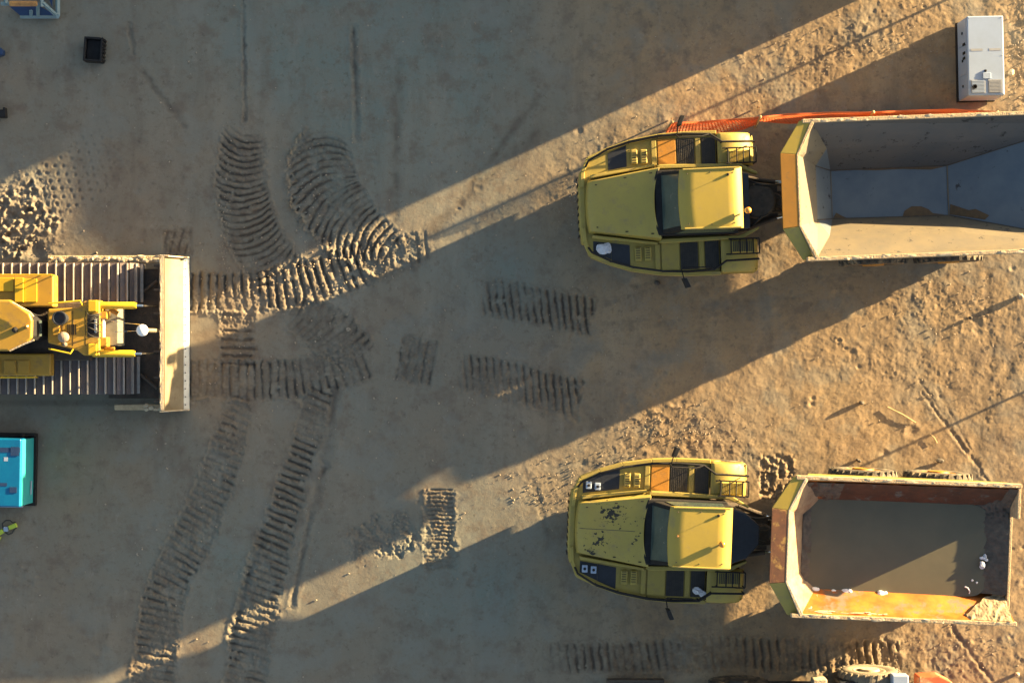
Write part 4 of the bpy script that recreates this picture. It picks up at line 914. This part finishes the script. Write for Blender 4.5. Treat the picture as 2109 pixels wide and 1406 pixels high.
# push arms
for (s, y0) in ((1, 2.10), (-1, -1.68)):
    b = MB(); b.box(-11.8 if s > 0 else -10.1, -8.85, y0 - (.10 if s > 0 else .06), y0 + .08, .38, .62); dbuild(b, 'push_arm', 'mud', bevel=.02)
    b = MB()
    q = random.Random(9 + s)
    for i in range(36 if s > 0 else 6): b.blob((q.uniform(-11.7 if s > 0 else -9.4, -8.9), y0 + q.uniform(-.06, .06), .63), (q.uniform(.04, .16), .05, .03), i, 1, 1, .3)
    dbuild(b, 'arm_mud', 'pale_mud', bl, smooth=True)
b = MB(); b.box(-10.3, -8.95, -1.45, 1.85, .16, .40); b.cyl((-9.9, -.5, .45), (-9.0, -1.2, .55), .05, 8); b.cyl((-9.9, .9, .45), (-9.0, 1.55, .55), .05, 8)
dbuild(b, 'c_frame', 'dark_steel', bevel=.02)
# belly and hull
b = MB(); b.box(-14.6, -10.55, -.48, .98, .45, 1.35); dbuild(b, 'hull', 'dark_steel', bevel=.03)
# fenders with tanks
def DW(px, py, z): v = W(px, py, z); return v.x, v.y
def dbox(b, xa, ya, xb, yb, z0, z1):
    a = DW(xa, ya, z1); c_ = DW(xb, yb, z1); b.box(min(a[0], c_[0]), max(a[0], c_[0]), min(a[1], c_[1]), max(a[1], c_[1]), z0, z1)
b = MB(); dbox(b, -170, 566, 110, 632, 1.28, 1.75); fd = dbuild(b, 'side_tank', 'dozer', bevel=.04, seg=3)
b = MB(); dbox(b, 30, 572, 48, 622, 1.751, 1.83); dbox(b, 50, 574, 76, 622, 1.751, 1.775); dbox(b, -60, 572, 28, 600, 1.751, 1.79); dbuild_each(b, 'tank_lid', 'dozer_bright', fd, bevel=.01)
b = MB(); dbox(b, -170, 728, 104, 774, 1.28, 1.66); fd2 = dbuild(b, 'side_tank', 'dozer', bevel=.04, seg=3)
b = MB(); dbox(b, 8, 742, 32, 768, 1.661, 1.70); dbox(b, 36, 742, 60, 768, 1.661, 1.69); dbox(b, -80, 740, 0, 768, 1.661, 1.69); dbuild_each(b, 'tank_lid', 'dozer', fd2, bevel=.01)
b = MB(); a = [(*DW(x, 566, 1.95), 1.95) for x in (-160, -60, 80, 106)]; b.tube(a, .022, 7)
for p in a: b.tube([p, (p[0], p[1], 1.7)], .016, 6)
a = [(*DW(x, 777, 1.85), 1.85) for x in (-160, -60, 72)]; b.tube(a, .024, 7)
for p in a: b.tube([p, (p[0], p[1], 1.6)], .016, 6)
dbuild_each(b, 'handrail', 'dozer_bright', smooth=True)
# engine hood
b = MB(); b.prism([DW(98, 636, 2.1), DW(162, 633, 2.1), DW(172, 620, 2.1), DW(205, 620, 2.1), DW(205, 732, 2.1), DW(172, 732, 2.1), DW(160, 722, 2.1), DW(98, 706, 2.1)], .9, 2.1); dbuild(b, 'engine_hood', 'dozer', bevel=.04, seg=3)
b = MB()
for x in (128, 150, 176): a_ = DW(x, 640, 2.1); c_ = DW(x, 712, 2.1); b.box(a_[0] - .006, a_[0] + .006, c_[1], a_[1], 2.1005, 2.104)
dbuild_each(b, 'hood_seam', 'black')
b = MB()
for i in range(5): a_ = DW(140 + 4 * i, 676, 2.1); b.box(a_[0] - .012, a_[0] + .012, a_[1] - .16, a_[1] + .10, 2.1005, 2.108)
dbuild(b, 'hood_vent', 'black')
b = MB(); dbox(b, 108, 668, 122, 690, 2.1005, 2.14); dbuild(b, 'filler_box', 'dozer', bevel=.01)
b = MB(); p = DW(122, 655, 2.55); b.lathe([(.12, -.45), (.12, .10), (.165, .12), (.175, .16), (.17, .28), (.14, .28), (.13, .22), (.02, .21)], (*p, 2.3), 'z', 22); dbuild(b, 'air_cleaner', 'blackblue', smooth=True)
b = MB(); p = DW(131, 694, 2.3); b.lathe([(.07, -.2), (.07, .0), (.12, .02), (.13, .15), (.09, .18), (.02, .19)], (*p, 2.2), 'z', 16); p = DW(133, 709, 2.2); b.lathe([(.05, -.1), (.055, .03), (.02, .05)], (*p, 2.18), 'z', 12); dbuild_each(b, 'exhaust_stack', 'stone', smooth=True)
b = MB()
for (xa, ya, xb, yb) in ((100, 625, 165, 619), (100, 718, 145, 728)): b.tube([(*DW(xa, ya, 2.2), 2.2), (*DW(xb, yb, 2.2), 2.2), (*DW(xb + 6, yb + (12 if ya < 680 else -10), 2.1), 2.1)], .02, 6)
dbuild_each(b, 'hood_handrail', 'dozer_bright', smooth=True)
# radiator and fan
b = MB(); dbox(b, 180, 646, 204, 694, 1.2, 2.105); dbuild(b, 'radiator_opening', 'black', bevel=.005)
b = MB(); dbox(b, 216, 630, 243, 712, .95, 1.72); dbuild(b, 'radiator_guard', 'greyolive', bevel=.02)
b = MB(); cc = DW(197, 670, 2.0)
b.lathe([(.30, 0), (.31, .03), (.30, .06), (.26, .06), (.26, 0)], (cc[0], cc[1], 1.86), 'x', 26); dbuild(b, 'fan_shroud', 'edge', smooth=True)
# lift cylinders
for (ya, yb, xf) in ((629, 618, 281), (728, 732, 278)):
    zc = 1.95; y = DW(0, ya, zc)[1]; x0 = DW(190, 0, zc)[0]; x1 = DW(xf, 0, zc)[0]
    b = MB(); b.lathe([(.05, 0), (.085, .02), (.088, .10), (.088, x1 - x0 - .06), (.07, x1 - x0)], (x0, y, zc), 'x', 18)
    cy_ = dbuild(b, 'lift_cylinder', 'dozer_bright', smooth=True)
    b = MB(); b.cyl((x1, y, zc), (x1 + .14, y + .0, zc - .03), .03, 10); b.cyl((x1 + .14, y, zc - .03), (-8.95, y, .9), .03, 10); dbuild(b, 'cylinder_rod', 'chrome', cy_)
    s = 1 if ya < 680 else -1
    b = MB(); dbox(b, 181, 618 if s > 0 else 708, 199, 642 if s > 0 else 732, 1.5, 2.16); dbuild(b, 'cylinder_bracket', 'dozer_bright', bevel=.02)
    b = MB(); dbox(b, 206, 640 if s > 0 else 694, 221, 657 if s > 0 else 714, 1.5, 2.0); dbuild(b, 'yoke', 'dozer', bevel=.03)
b = MB(); b.cyl((*DW(213, 656, 1.9), 1.9), (*DW(213, 696, 1.9), 1.9), .045, 12); dbuild(b, 'cross_tube', 'whitepl', smooth=True)
b = MB(); b.cyl((*DW(226, 636, 1.85), 1.85), (*DW(243, 646, 1.8), 1.8), .06, 10); b.cyl((*DW(214, 716, 1.85), 1.85), (*DW(236, 718, 1.85), 1.85), .045, 10); dbuild_each(b, 'hose_cover', 'ochre', smooth=True)
b = MB()
for k in range(6):
    y0 = 644 + k * 9; pts = [(*DW(182 + 8 * t + 22 * t * t, y0 + 6 * math.sin(3 * t + k), 2.0), 2.14 + .12 * math.sin(t * 3.1)) for t in [i / 8 for i in range(9)]]; b.tube(pts, .014, 6)
dbuild(b, 'hose_bundle', 'hose', smooth=True)
# cab
roof = [DW(x, y, 3.05) for x, y in ((-95, 640), (-70, 618), (22, 617), (62, 645), (68, 660), (67, 696), (58, 704), (18, 723), (-70, 722), (-95, 700))]
low = [DW(x, y, 2.0) for x, y in ((-85, 645), (-62, 626), (22, 626), (78, 652), (86, 660), (86, 692), (78, 700), (18, 716), (-62, 716), (-85, 696))]
b = MB(); b.prism(low, 1.3, 2.96, [(x * .995 - .03, y) for x, y in low]); dbuild(b, 'cab', 'black', bevel=.02)
b = MB(); b.prism(roof, 2.98, lambda x, y: 3.10 + .01 * (x + 13)); rf = dbuild(b, 'cab_roof', 'dozer', bevel=.05, seg=3)
b = MB(); a = [(*DW(x, y, 3.2), 3.2) for x, y in ((26, 623), (62, 643), (69, 652))]; b.tube(a, .02, 6); a = [(*DW(x, y, 3.1), 3.1) for x, y in ((70, 700), (50, 708), (20, 722))]; b.tube(a, .022, 6); dbuild_each(b, 'roof_rail', 'pale_mud', rf, smooth=True)
b = MB(); p = DW(32, 679, 3.1); b.lathe([(.07, 0), (.07, .06), (.02, .09)], (*p, 3.12), 'z', 12); dbuild(b, 'roof_aerial', 'black', rf)
b = MB(); p = DW(57, 672, 3.1); b.lathe([(.04, 0), (.045, .06), (.01, .10)], (*p, 3.12), 'z', 12); dbuild(b, 'beacon', 'amber', rf)
b = MB(); zz = 2.5
f0 = DW(86, 660, 2.0); f1_ = DW(86, 692, 2.0)
b.add([(f0[0] + .02, f0[1], 2.15), (f1_[0] + .02, f1_[1], 2.15), (f1_[0] - .14, f1_[1], 2.93), (f0[0] - .14, f0[1], 2.93), (f0[0] + .04, f0[1], 2.15), (f1_[0] + .04, f1_[1], 2.15), (f1_[0] - .12, f1_[1], 2.93), (f0[0] - .12, f0[1], 2.93)],
      [(0, 1, 2, 3), (7, 6, 5, 4), (0, 4, 5, 1), (1, 5, 6, 2), (2, 6, 7, 3), (3, 7, 4, 0)]); dbuild(b, 'windscreen', 'glass')
# receiver dome on its mast
p = W(293, 680, 2.4); base_ = Vector((-8.88, p.y, 1.1))
b = MB(); b.cyl((-8.88, p.y, 1.1), (p.x, p.y, 1.35), .04, 10); b.cyl((p.x, p.y, 1.3), (p.x, p.y, 2.36), .025, 10); b.cyl(W(300, 680, 2.2), W(322, 681, 2.1), .05, 12); ms = dbuild(b, 'mast', 'wood', smooth=True)
b = MB(); b.lathe([(.05, 0), (.135, .01), (.145, .04), (.12, .09), (.06, .12), (.01, .125)], (p.x, p.y, 2.36), 'z', 26); dbuild(b, 'receiver_dome', 'whitepl', ms, smooth=True)
b = MB(); b.tube([W(228, 660, 2.0), W(258, 665, 1.95), W(288, 668, 2.35)], .007, 5); b.tube([W(236, 684, 1.9), W(262, 682, 1.9), W(288, 681, 2.33)], .007, 5); dbuild_each(b, 'cable', 'chrome', ms)

# ------------------------------------------------------------------ white generator
gz = 1.12
c1 = W(1993, 197, gz); c2 = W(2068, 33, gz); g0 = Vector(((c1.x + c2.x) / 2, (c1.y + c2.y) / 2, 0)); hx = (c2.x - c1.x) / 2; hy = (c2.y - c1.y) / 2
G = empty('generator', g0, R(1.2), 'white boxy generator on a black skid, top right', 'generator', )
b = MB(); b.box(-hx - .02, hx + .02, -hy - .02, hy + .02, 0, .14); b.build('skid', 'black', G, bevel=.01)
b = MB(); b.box(-hx, hx, -hy, hy, .15, gz); b.build('canopy', 'white', G, bevel=.03, seg=3)
for s in (0, 1):
    xa, xb = ((-hx + .07, -.02), (.04, hx - .06))[s]
    b = MB(); b.box(xa, xb, -hy + .06, -hy + .40, gz + .001, gz + .010); lv = b.build('louvre_panel', 'greyvent', G)
    b = MB()
    for k in range(9): yy = -hy + .08 + k * .035; b.box(xa + .02, xb - .02, yy, yy + .018, gz + .011, gz + .02)
    b.build('louvre_slats', 'white' if s == 0 else 'greyvent', lv)
b = MB(); b.lathe([(.055, 0), (.055, .06), (.04, .06), (.038, .01)], (-hx + .15, -hy + .22, gz + .02), 'z', 16); b.build('exhaust', 'black', G, smooth=True)
b = MB(); b.lathe([(.035, 0), (.03, .03), (.01, .035)], (-.02, -hy + .62, gz), 'z', 12); b.build('filler_cap', 'black', G, smooth=True)
b = MB(); b.box(-.09, .11, -hy + .42, -hy + .57, gz + .001, gz + .03); b.build('roof_hatch', 'white', G, bevel=.008)
for s in (-1, 1):
    b = MB(); b.box(min(s * .08, s * .38), max(s * .08, s * .38), .12 * 1, .18, gz + .0008, gz + .004); b.build('lifting_slot', 'greyvent', G)
for k, (ya, yb) in enumerate(((-hy + .05, -hy + .55), (-hy + .58, .30), (.33, hy - .05))):
    for s in (-1, 1):
        b = MB(); b.box(min(s * (hx + .001), s * (hx + .012)), max(s * (hx + .001), s * (hx + .012)), ya, yb, .22, gz - .10); dr = b.build('side_door', 'white', G, bevel=.004)
        b = MB(); b.box(min(s * (hx + .013), s * (hx + .03)), max(s * (hx + .013), s * (hx + .03)), (ya + yb) / 2 - .03, (ya + yb) / 2 + .03, .65, .73); b.build_each('door_latch', 'black', dr)
b = MB()
for y in (-.05, .08, .30): b.box(-hx - .035, -hx - .012, y, y + .07, .75, .95)
b.build_each('socket', 'black', G, bevel=.01)
b = MB()
for x in (-hx + .05, hx - .05):
    for y in (-hy + .05, 0, hy - .05): b.blob((x, y, gz + .005), .012, 3, .6, 1, 0)
b.build_each('roof_bolt', 'greyvent', G)

# ------------------------------------------------------------------ blue generator at the left
gz = 1.15
c1 = W(-45, 1043, gz); c2 = W(42, 903, gz); g0 = Vector(((c1.x + c2.x) / 2, (c1.y + c2.y) / 2, 0)); hx = (c2.x - c1.x) / 2; hy = (c2.y - c1.y) / 2
G = empty('generator', g0, R(-1), 'blue generator with teal side coloured as sunlit on a black frame, left edge', 'generator')
b = MB(); b.box(-hx - .1, hx + .12, -hy - .06, hy + .08, 0, .16); b.box(-hx, hx + .12, hy + .02, hy + .10, .16, .30); b.build('skid', 'black', G, bevel=.01)
b = MB(); b.prism([(-hx, -hy), (hx, -hy), (hx, hy), (-hx, hy)], .55, gz); b.build('canopy', 'blue', G, bevel=.03, seg=3)
b = MB(); b.prism([(-hx, -hy + .02), (hx + .06, -hy + .02), (hx + .06, hy - .02), (-hx, hy - .02)], .17, 1.06, [(-hx, -hy + .02), (hx + .012, -hy + .02), (hx + .012, hy - .02), (-hx, hy - .02)]); sdp = b.build('side_panel', 'teal', G, bevel=.01)  # brighter than the blue canopy: sunlight on this side is put into the colour
b = MB(); b.add([(hx + .075, -hy + .25, .35), (hx + .075, -hy + .60, .35), (hx + .066, -hy + .60, .43), (hx + .066, -hy + .25, .43)], [(0, 1, 2, 3)]); b.build('white_decal', 'white', sdp)
b = MB(); b.box(-hx, hx - .02, hy - .34, hy - .22, gz + .001, gz + .006); b.box(hx - .25, hx - .04, hy - .42, hy - .20, gz + .007, gz + .014); b.box(-.05, .20, -hy + .52, -hy + .60, gz + .001, gz + .006); b.build_each('roof_grille', 'navy', G)
b = MB(); b.box(hx - .26, hx - .08, -hy + .36, -hy + .50, gz + .001, gz + .015); b.build('filler_hatch', 'navy', G)
b = MB(); b.box(hx - .42, hx - .32, hy - .56, hy - .46, gz + .001, gz + .003); b.build('roof_sticker', 'white', G)
b = MB(); b.lathe([(.05, 0), (.06, .05), (.05, .12), (.02, .13)], (hx - .15, hy + .05, .42), 'z', 12); b.box(-hx + .1, hx - .05, hy + .02, hy + .06, .30, .45); b.build('tow_eye', 'black', G)
b = MB(); b.box(-.35, hx - .06, -hy - .05, -hy - .01, .6, .75); b.build('side_handle', 'white', G, bevel=.01)

# ------------------------------------------------------------------ black crate, blue cradle, other things by the left edge
p = W(198, 106); T = empty('crate', p, R(-4), 'black open plastic crate alone on the earth', 'crate')
b = MB(); w, d, hh = .24, .31, .36
b.box(-w, w, -d, d, 0.0, .05); b.box(-w, -w + .05, -d, d, .05, hh); b.box(w - .05, w, -d, d, .05, hh); b.box(-w + .05, w - .05, -d, -d + .05, .05, hh); b.box(-w + .05, w - .05, d - .05, d, .05, hh); b.build('crate_shell', 'black', T, bevel=.012)
b = MB()
for k in range(6): b.box(w, w + .03, -d + .04 + k * .1, -d + .09 + k * .1, .05, hh - .03)
b.build('crate_rib', 'black', T)
b = MB(); b.box(-w + .06, w - .06, -d + .06, d - .06, .055, .22); b.build('crate_insert', 'black', T, bevel=.01)

T = empty('steel_cradle', W(70, 10), 0, 'blue grey steel cradle holding an orange beam, top left corner', 'cradle')
o_ = W(70, 10)
def cb(name, m, pts_, r, rect=None):
    b = MB()
    for a_, b_ in pts_: b.tube([W(*a_), W(*b_)], r, 4 if rect is None else rect)
    return b.build(name, m, T, off=o_)
cb('base_rail', 'bluegrey', [((42, 34, .08), (121, 34, .08)), ((119, 34, .08), (119, -40, .08)), ((42, -40, .08), (121, -40, .08))], .06)
cb('corner_post', 'bluegrey', [((119, 34, .0), (119, 34, .55)), ((119, -40, .0), (119, -40, .55))], .06)
cb('brace', 'bluegrey', [((88, 6, .5), (116, 32, .3)), ((78, 34, .1), (78, 8, .45)), ((64, 22, .2), (64, 34, .1)), ((86, -40, .5), (86, 14, .5))], .05)
cb('cross_rail', 'bluegrey', [((2, 8, .5), (24, 8, .5)), ((12, -40, .5), (12, 12, .5))], .05)
cb('orange_beam', 'orange', [((20, 8, .58), (76, 8, .58))], .07)
b = MB(); b.prism([tuple(W(x, y).xy) for x, y in ((20, 14), (82, 14), (118, 34), (44, 34))], .10, .13); b.prism([tuple(W(x, y).xy) for x, y in ((92, -38), (117, -38), (117, 22))], .42, .45); b.build('panel', 'navy', T, off=o_)

b = MB(); q = W(0, 108); b.prism([tuple(W(x, y).xy) for x, y in ((-45, 98), (2, 99), (12, 106), (11, 116), (2, 118), (-45, 118))], 0, .22); o = b.build('pipe_end', 'navy', off=q, bevel=.03); o.location = q; tag(o, 'dark navy stub of pipe poking in at the left edge below the blue cradle', 'pipe')
b = MB(); q = W(0, 235); b.prism([tuple(W(x, y).xy) for x, y in ((-40, 224), (10, 228), (10, 223), (15, 223), (16, 244), (5, 244), (-40, 238))], 0, .20); o = b.build('steel_beam', 'black', off=q, bevel=.012); o.location = q; tag(o, 'black steel beam end at the left edge above the churned soil', 'beam')

# yellow-green lifting strap with black rope loops
T = empty('lifting_strap', W(10, 1095), 0, 'yellow green webbing strap with black rope loops lying by the blue generator', 'strap'); o_ = W(10, 1095)
b = MB()
for (x0, y0, x1, y1) in ((20, 1086, 35, 1080), (-12, 1104, 8, 1092), (-6, 1116, -1, 1104)):
    a_ = W(x0, y0); c_ = W(x1, y1); dd = (c_ - a_).normalized(); nn = Vector((-dd.y, dd.x, 0)) * .055
    b.prism([tuple((a_ - nn).xy), tuple((c_ - nn).xy), tuple((c_ + nn).xy), tuple((a_ + nn).xy)], .0, .10)
b.build('webbing', 'hivis', T, off=o_, bevel=.01)
b = MB(); a_ = W(9, 1091); c_ = W(18, 1087); b.box(a_.x, c_.x, a_.y - .03, a_.y + .09, .0, .09); b.build('buckle', 'white', T, off=o_, bevel=.01)
b = MB(); b.tube([W(*p_) for p_ in ((6, 1086, .05), (5, 1077, .06), (12, 1071, .08), (21, 1071, .08), (26, 1076, .06), (32, 1075, .05))], .018, 7); b.tube([W(*p_) for p_ in ((11, 1096, .05), (17, 1100, .07), (25, 1097, .07), (29, 1090, .06), (34, 1086, .05))], .018, 7); b.build_each('rope_loop', 'hose', T, off=o_, smooth=True)

# ------------------------------------------------------------------ orange mesh barrier and its stakes
posts = [((1372, 268), (1384, 251), 1.0), ((1555, 262), (1566, 241), .95), ((1783, 250), (1799, 231), .95), ((2042, 240), (2054, 231), .9)]
F = empty('mesh_barrier', W(1372, 268), 0, 'orange plastic mesh barrier sagging between stakes behind the clean hooded truck', 'barrier'); o_ = W(1372, 268)
def interp(P, t):
    n = len(P) - 1; i = min(n - 1, int(t * n)); f = t * n - i
    return tuple(P[i][a] + (P[i + 1][a] - P[i][a]) * f for a in range(len(P[0])))
spans = [
  ([(1384, 254, .85), (1440, 252, .75), (1500, 247, .80), (1566, 243, .92)], [(1372, 273, .10), (1420, 279, .04), (1480, 277, .04), (1530, 266, .20), (1557, 255, .45)]),
  ([(1566, 242, .92), (1620, 236, .82), (1700, 233, .80), (1799, 232, .92)], [(1560, 248, .6), (1620, 254, .2), (1690, 251, .2), (1760, 244, .4), (1795, 236, .7)]),
  ([(1799, 232, .92), (1880, 228, .85), (1960, 226, .85), (2052, 231, .90)], [(1795, 237, .7), (1880, 248, .2), (1960, 251, .06), (2010, 249, .06), (2044, 237, .3)])]
for (top, bot) in spans:
    b = MB(); L = abs(top[-1][0] - top[0][0]) / S; n1 = int(L / 0.075); n2 = 9
    gridp = [[None] * (n2 + 1) for _ in range(n1 + 1)]
    for i in range(n1 + 1):
        t = i / n1; a_ = W(*interp(top, min(t, .9999))); c_ = W(*interp(bot, min(t, .9999)))
        for j in range(n2 + 1):
            v = j / n2; p = a_.lerp(c_, v); bulge = math.sin(v * math.pi) * (.10 + .05 * math.sin(i * .35)); p.y += bulge * .3; p.z += .02 * math.sin(i * .5 + j); gridp[i][j] = p
    def ribbon(P, w):
        vs = []
        for k, p in enumerate(P):
            d_ = (P[min(k + 1, len(P) - 1)] - P[max(k - 1, 0)]).normalized(); n_ = d_.cross(Vector((0, -.35, .94))).normalized() * w
            vs += [p - n_, p + n_]
        b.add(vs, [(2 * k, 2 * k + 2, 2 * k + 3, 2 * k + 1) for k in range(len(P) - 1)])
    for i in range(n1 + 1): ribbon(gridp[i], .013)
    for j in range(n2 + 1): ribbon([gridp[i][j] + Vector((0, 0, .002)) for i in range(n1 + 1)], .011 if j not in (0, n2) else .022)
    b.build('mesh_panel', 'net', F, off=o_, solid=0.004)
for i, (bp_, tp_, z_) in enumerate(posts):
    b = MB(); a_ = W(*bp_, 0); c_ = W(*tp_, z_ + .12); b.tube([a_ - Vector((0, 0, .05)), a_.lerp(c_, .5), c_], .028, 7); b.blob(c_, .04, i, .8, 2, .2); b.build('stake', 'wood', F, off=o_, smooth=True)
# loose stakes left of the mesh
for k, (x, y, dx, dy, h_, lab) in enumerate(((1560, 222, 3, -3, .35, 'short pale peg standing in sunlight above the orange mesh'), (1384, 245, 1, -2, .25, 'tiny pale peg by the left end of the orange mesh'))):
    q = W(x, y); b = MB(); b.tube([q, W(x + dx, y + dy, h_)], .022, 7); o = b.build('peg', 'wood', off=q, smooth=True); o.location = q; tag(o, lab, 'peg', 'pegs near the orange mesh')

# tall thin poles out to the right whose shadows reach the yard
for k, (px, py, h_, r_, lab) in enumerate(((2215, -122, 2.6, .035, 'thin steel survey pole standing beyond the white generator'), (2380, 683, 2.0, .035, 'thin steel survey pole standing beyond the parked truck beds'), (2150, 1040 - 330, 0.0, 0, ''))):
    if not r_: continue
    q = W(px, py); b = MB(); b.cyl(q, q + Vector((0, 0, h_)), r_, 10); b.box(q.x - .1, q.x + .1, q.y - .1, q.y + .1, 0, .03); o = b.build('survey_pole', 'dark_steel', off=q, smooth=True); o.location = q; tag(o, lab, 'pole', 'survey poles')

# ------------------------------------------------------------------ wheeled loader at the bottom edge
q0 = W(1655, 1470); LD = empty('wheel_loader', q0, 0, 'wheel loader at the bottom edge, its dusty tyres just showing', 'loader')
class Off:  # wheels in local coordinates
    pass
wy1 = W(0, 1378, .3).y
def lw(px, mt_, py):
    x = W(px, 0, .75).x - q0.x; y = W(0, py, 0).y - q0.y
    return make_wheel(LD, x, y, .78, .5, 1, mt=mt_, rimm='pale_mud' if mt_ == 'dusty_rubber' else 'grating')
lw(1791, 'dusty_rubber', 1366); lw(1522, 'rubber', 1389)
def lbox(b, xa, ya, xb, yb, z0, z1):
    a_ = W(xa, ya, z1); c_ = W(xb, yb, z1); b.box(min(a_.x, c_.x), max(a_.x, c_.x), min(a_.y, c_.y), max(a_.y, c_.y), z0, z1)
b = MB(); lbox(b, 1728, 1403, 1836, 1560, .6, 1.40); lbox(b, 1480, 1412, 1700, 1550, .6, 1.3); b.build('loader_body', 'blackblue', LD, off=q0, bevel=.04)
b = MB(); lbox(b, 1838, 1390, 1872, 1440, 1.3, 1.66); b.build('side_cover', 'white', LD, off=q0, bevel=.03)
b = MB(); b.prism([tuple(W(x, y, 1.1).xy) for x, y in ((1893, 1394), (1935, 1391), (1962, 1404), (1962, 1540), (1890, 1540))], .5, 1.1); b.build('bucket', 'red', LD, off=q0, bevel=.03)
b = MB(); lbox(b, 1675, 1398, 1704, 1440, .8, 1.2); b.build('step', 'pale_mud', LD, off=q0, bevel=.03)
b = MB(); lbox(b, 1560, 1440, 1700, 1540, 1.3, 2.9); b.build('loader_cab', 'glass', LD, off=q0, bevel=.05)
b = MB(); q = W(1305, 1420); b.box(q.x - .7, q.x + .75, q.y - .4, W(0, 1402, .4).y, 0, .4); b.box(q.x - .7, q.x + .75, W(0, 1402, .4).y + .001, W(0, 1399.5, .45).y, 0.2, .46); o = b.build('steel_plate', 'dark_steel', off=q, bevel=.01); o.location = q; tag(o, 'low grey steel skip edge at the bottom of the photo left of the loader', 'skip')

# ------------------------------------------------------------------ stones, pegs and litter one can point at
def stone(px, py, r, seed, lab, m='stone', flat=.7, name='stone', cat='stone', grp='loose stones on the yard'):
    q = W(px, py); b = MB(); b.blob((q.x, q.y, r[2] * .6 if isinstance(r, tuple) else r * flat * .6), r, seed, flat, 2, .3); o = b.build(name, m, off=q, smooth=False); o.location = q; return tag(o, lab, cat, grp)
stone(1998, 655, (.055, .05, .05), 1, 'dark stone with a short shadow on the sunlit soil between the trucks', 'darkmud')
stone(1774, 829, (.07, .045, .06), 2, 'dark flat stone above the loaded truck with a long shadow', 'darkmud')
stone(2080, 150, (.09, .07, .10), 3, 'whitish stone beside the white generator', 'pale_mud')
stone(2094, 1386, (.06, .05, .12), 4, 'pale pebble in the bottom right corner casting a shadow', 'pale_mud')
stone(2099, 612, (.10, .08, .09), 5, 'grey stone at the right edge level with the shadow tip')
stone(1768, 948, (.06, .05, .05), 6, 'dark lump by the loaded truck bed, left of two', 'darkmud')
stone(1937, 948, (.09, .07, .05), 7, 'dark lump by the loaded truck bed, right of two', 'darkmud')
stone(718, 678, (.06, .05, .05), 8, 'small brown stone among the curved prints in the shade')
stone(1353, 583, (.07, .06, .05), 10, 'dark round stone just below the clean hooded truck', 'darkmud')
for (x0, y0, x1, y1, lab) in ((1828, 838, 1886, 870, 'pale straight stick on sunlit soil above the loaded truck'), (1915, 893, 1930, 912, 'short pale stick right of the long one')):
    q = W(x0, y0); b = MB(); b.tube([W(x0, y0, .01), W((x0 + x1) / 2 + 2, (y0 + y1) / 2 - 1, .02), W(x1, y1, .01)], .014, 6); o = b.build('stick', 'wood', off=q); o.location = q; tag(o, lab, 'stick', 'sticks on the soil')

# gravel and clods: far too many to count
b = MB(); q = random.Random(21)
spots = [(1400, 880, 120, 34, 300), (1255, 955, 75, 30, 220), (1180, 430, 30, 55, 120), (1120, 1010, 70, 30, 140), (230, 480, 6, 60, 0), (462, 470, 8, 110, 130), (640, 470, 30, 90, 130), (1750, 90, 200, 55, 420), (2090, 110, 30, 140, 320), (1100, 620, 800, 420, 520), (1950, 650, 110, 80, 160), (60, 440, 55, 70, 90), (1560, 700, 420, 520, 160), (500, 900, 450, 400, 240), (620, 560, 120, 30, 90), (1960, 1330, 120, 50, 160), (1870, 820, 180, 60, 60), (700, 600, 500, 600, 600)]
ico = bmesh.new(); bmesh.ops.create_icosphere(ico, subdivisions=1, radius=1); iv = [v.co.copy() for v in ico.verts]; jf = [tuple(v.index for v in f.verts) for f in ico.faces]; ico.free()
for (cx_, cy_, sx_, sy_, n_) in spots:
    for i in range(n_):
        px, py = q.gauss(cx_, sx_ * .7), q.gauss(cy_, sy_ * .7)
        if not (-20 < px < 2130 and -20 < py < 1426): continue
        if 1970 < px < 2075 and 25 < py < 215: continue
        r_ = 0.006 + (0.016 if px > 1100 else 0.022) * q.random() ** 3; p = W(px, py); a_ = q.uniform(0, 6.28); ca, sa = math.cos(a_), math.sin(a_); k1 = q.uniform(.7, 1.5); k2 = q.uniform(.5, .9)
        vs = []
        for v in iv:
            s_ = 1 + q.uniform(-.25, .25); x = v.x * k1 * r_ * s_; y = v.y * r_ * s_; vs.append((p.x + x * ca - y * sa, p.y + x * sa + y * ca, -.012 + r_ * .4 + v.z * r_ * k2 * s_))
        b.add(vs, jf)
o = b.build('gravel', 'stone'); tag(o, 'scattered small stones and clods of earth over the yard', 'gravel', kind='stuff')
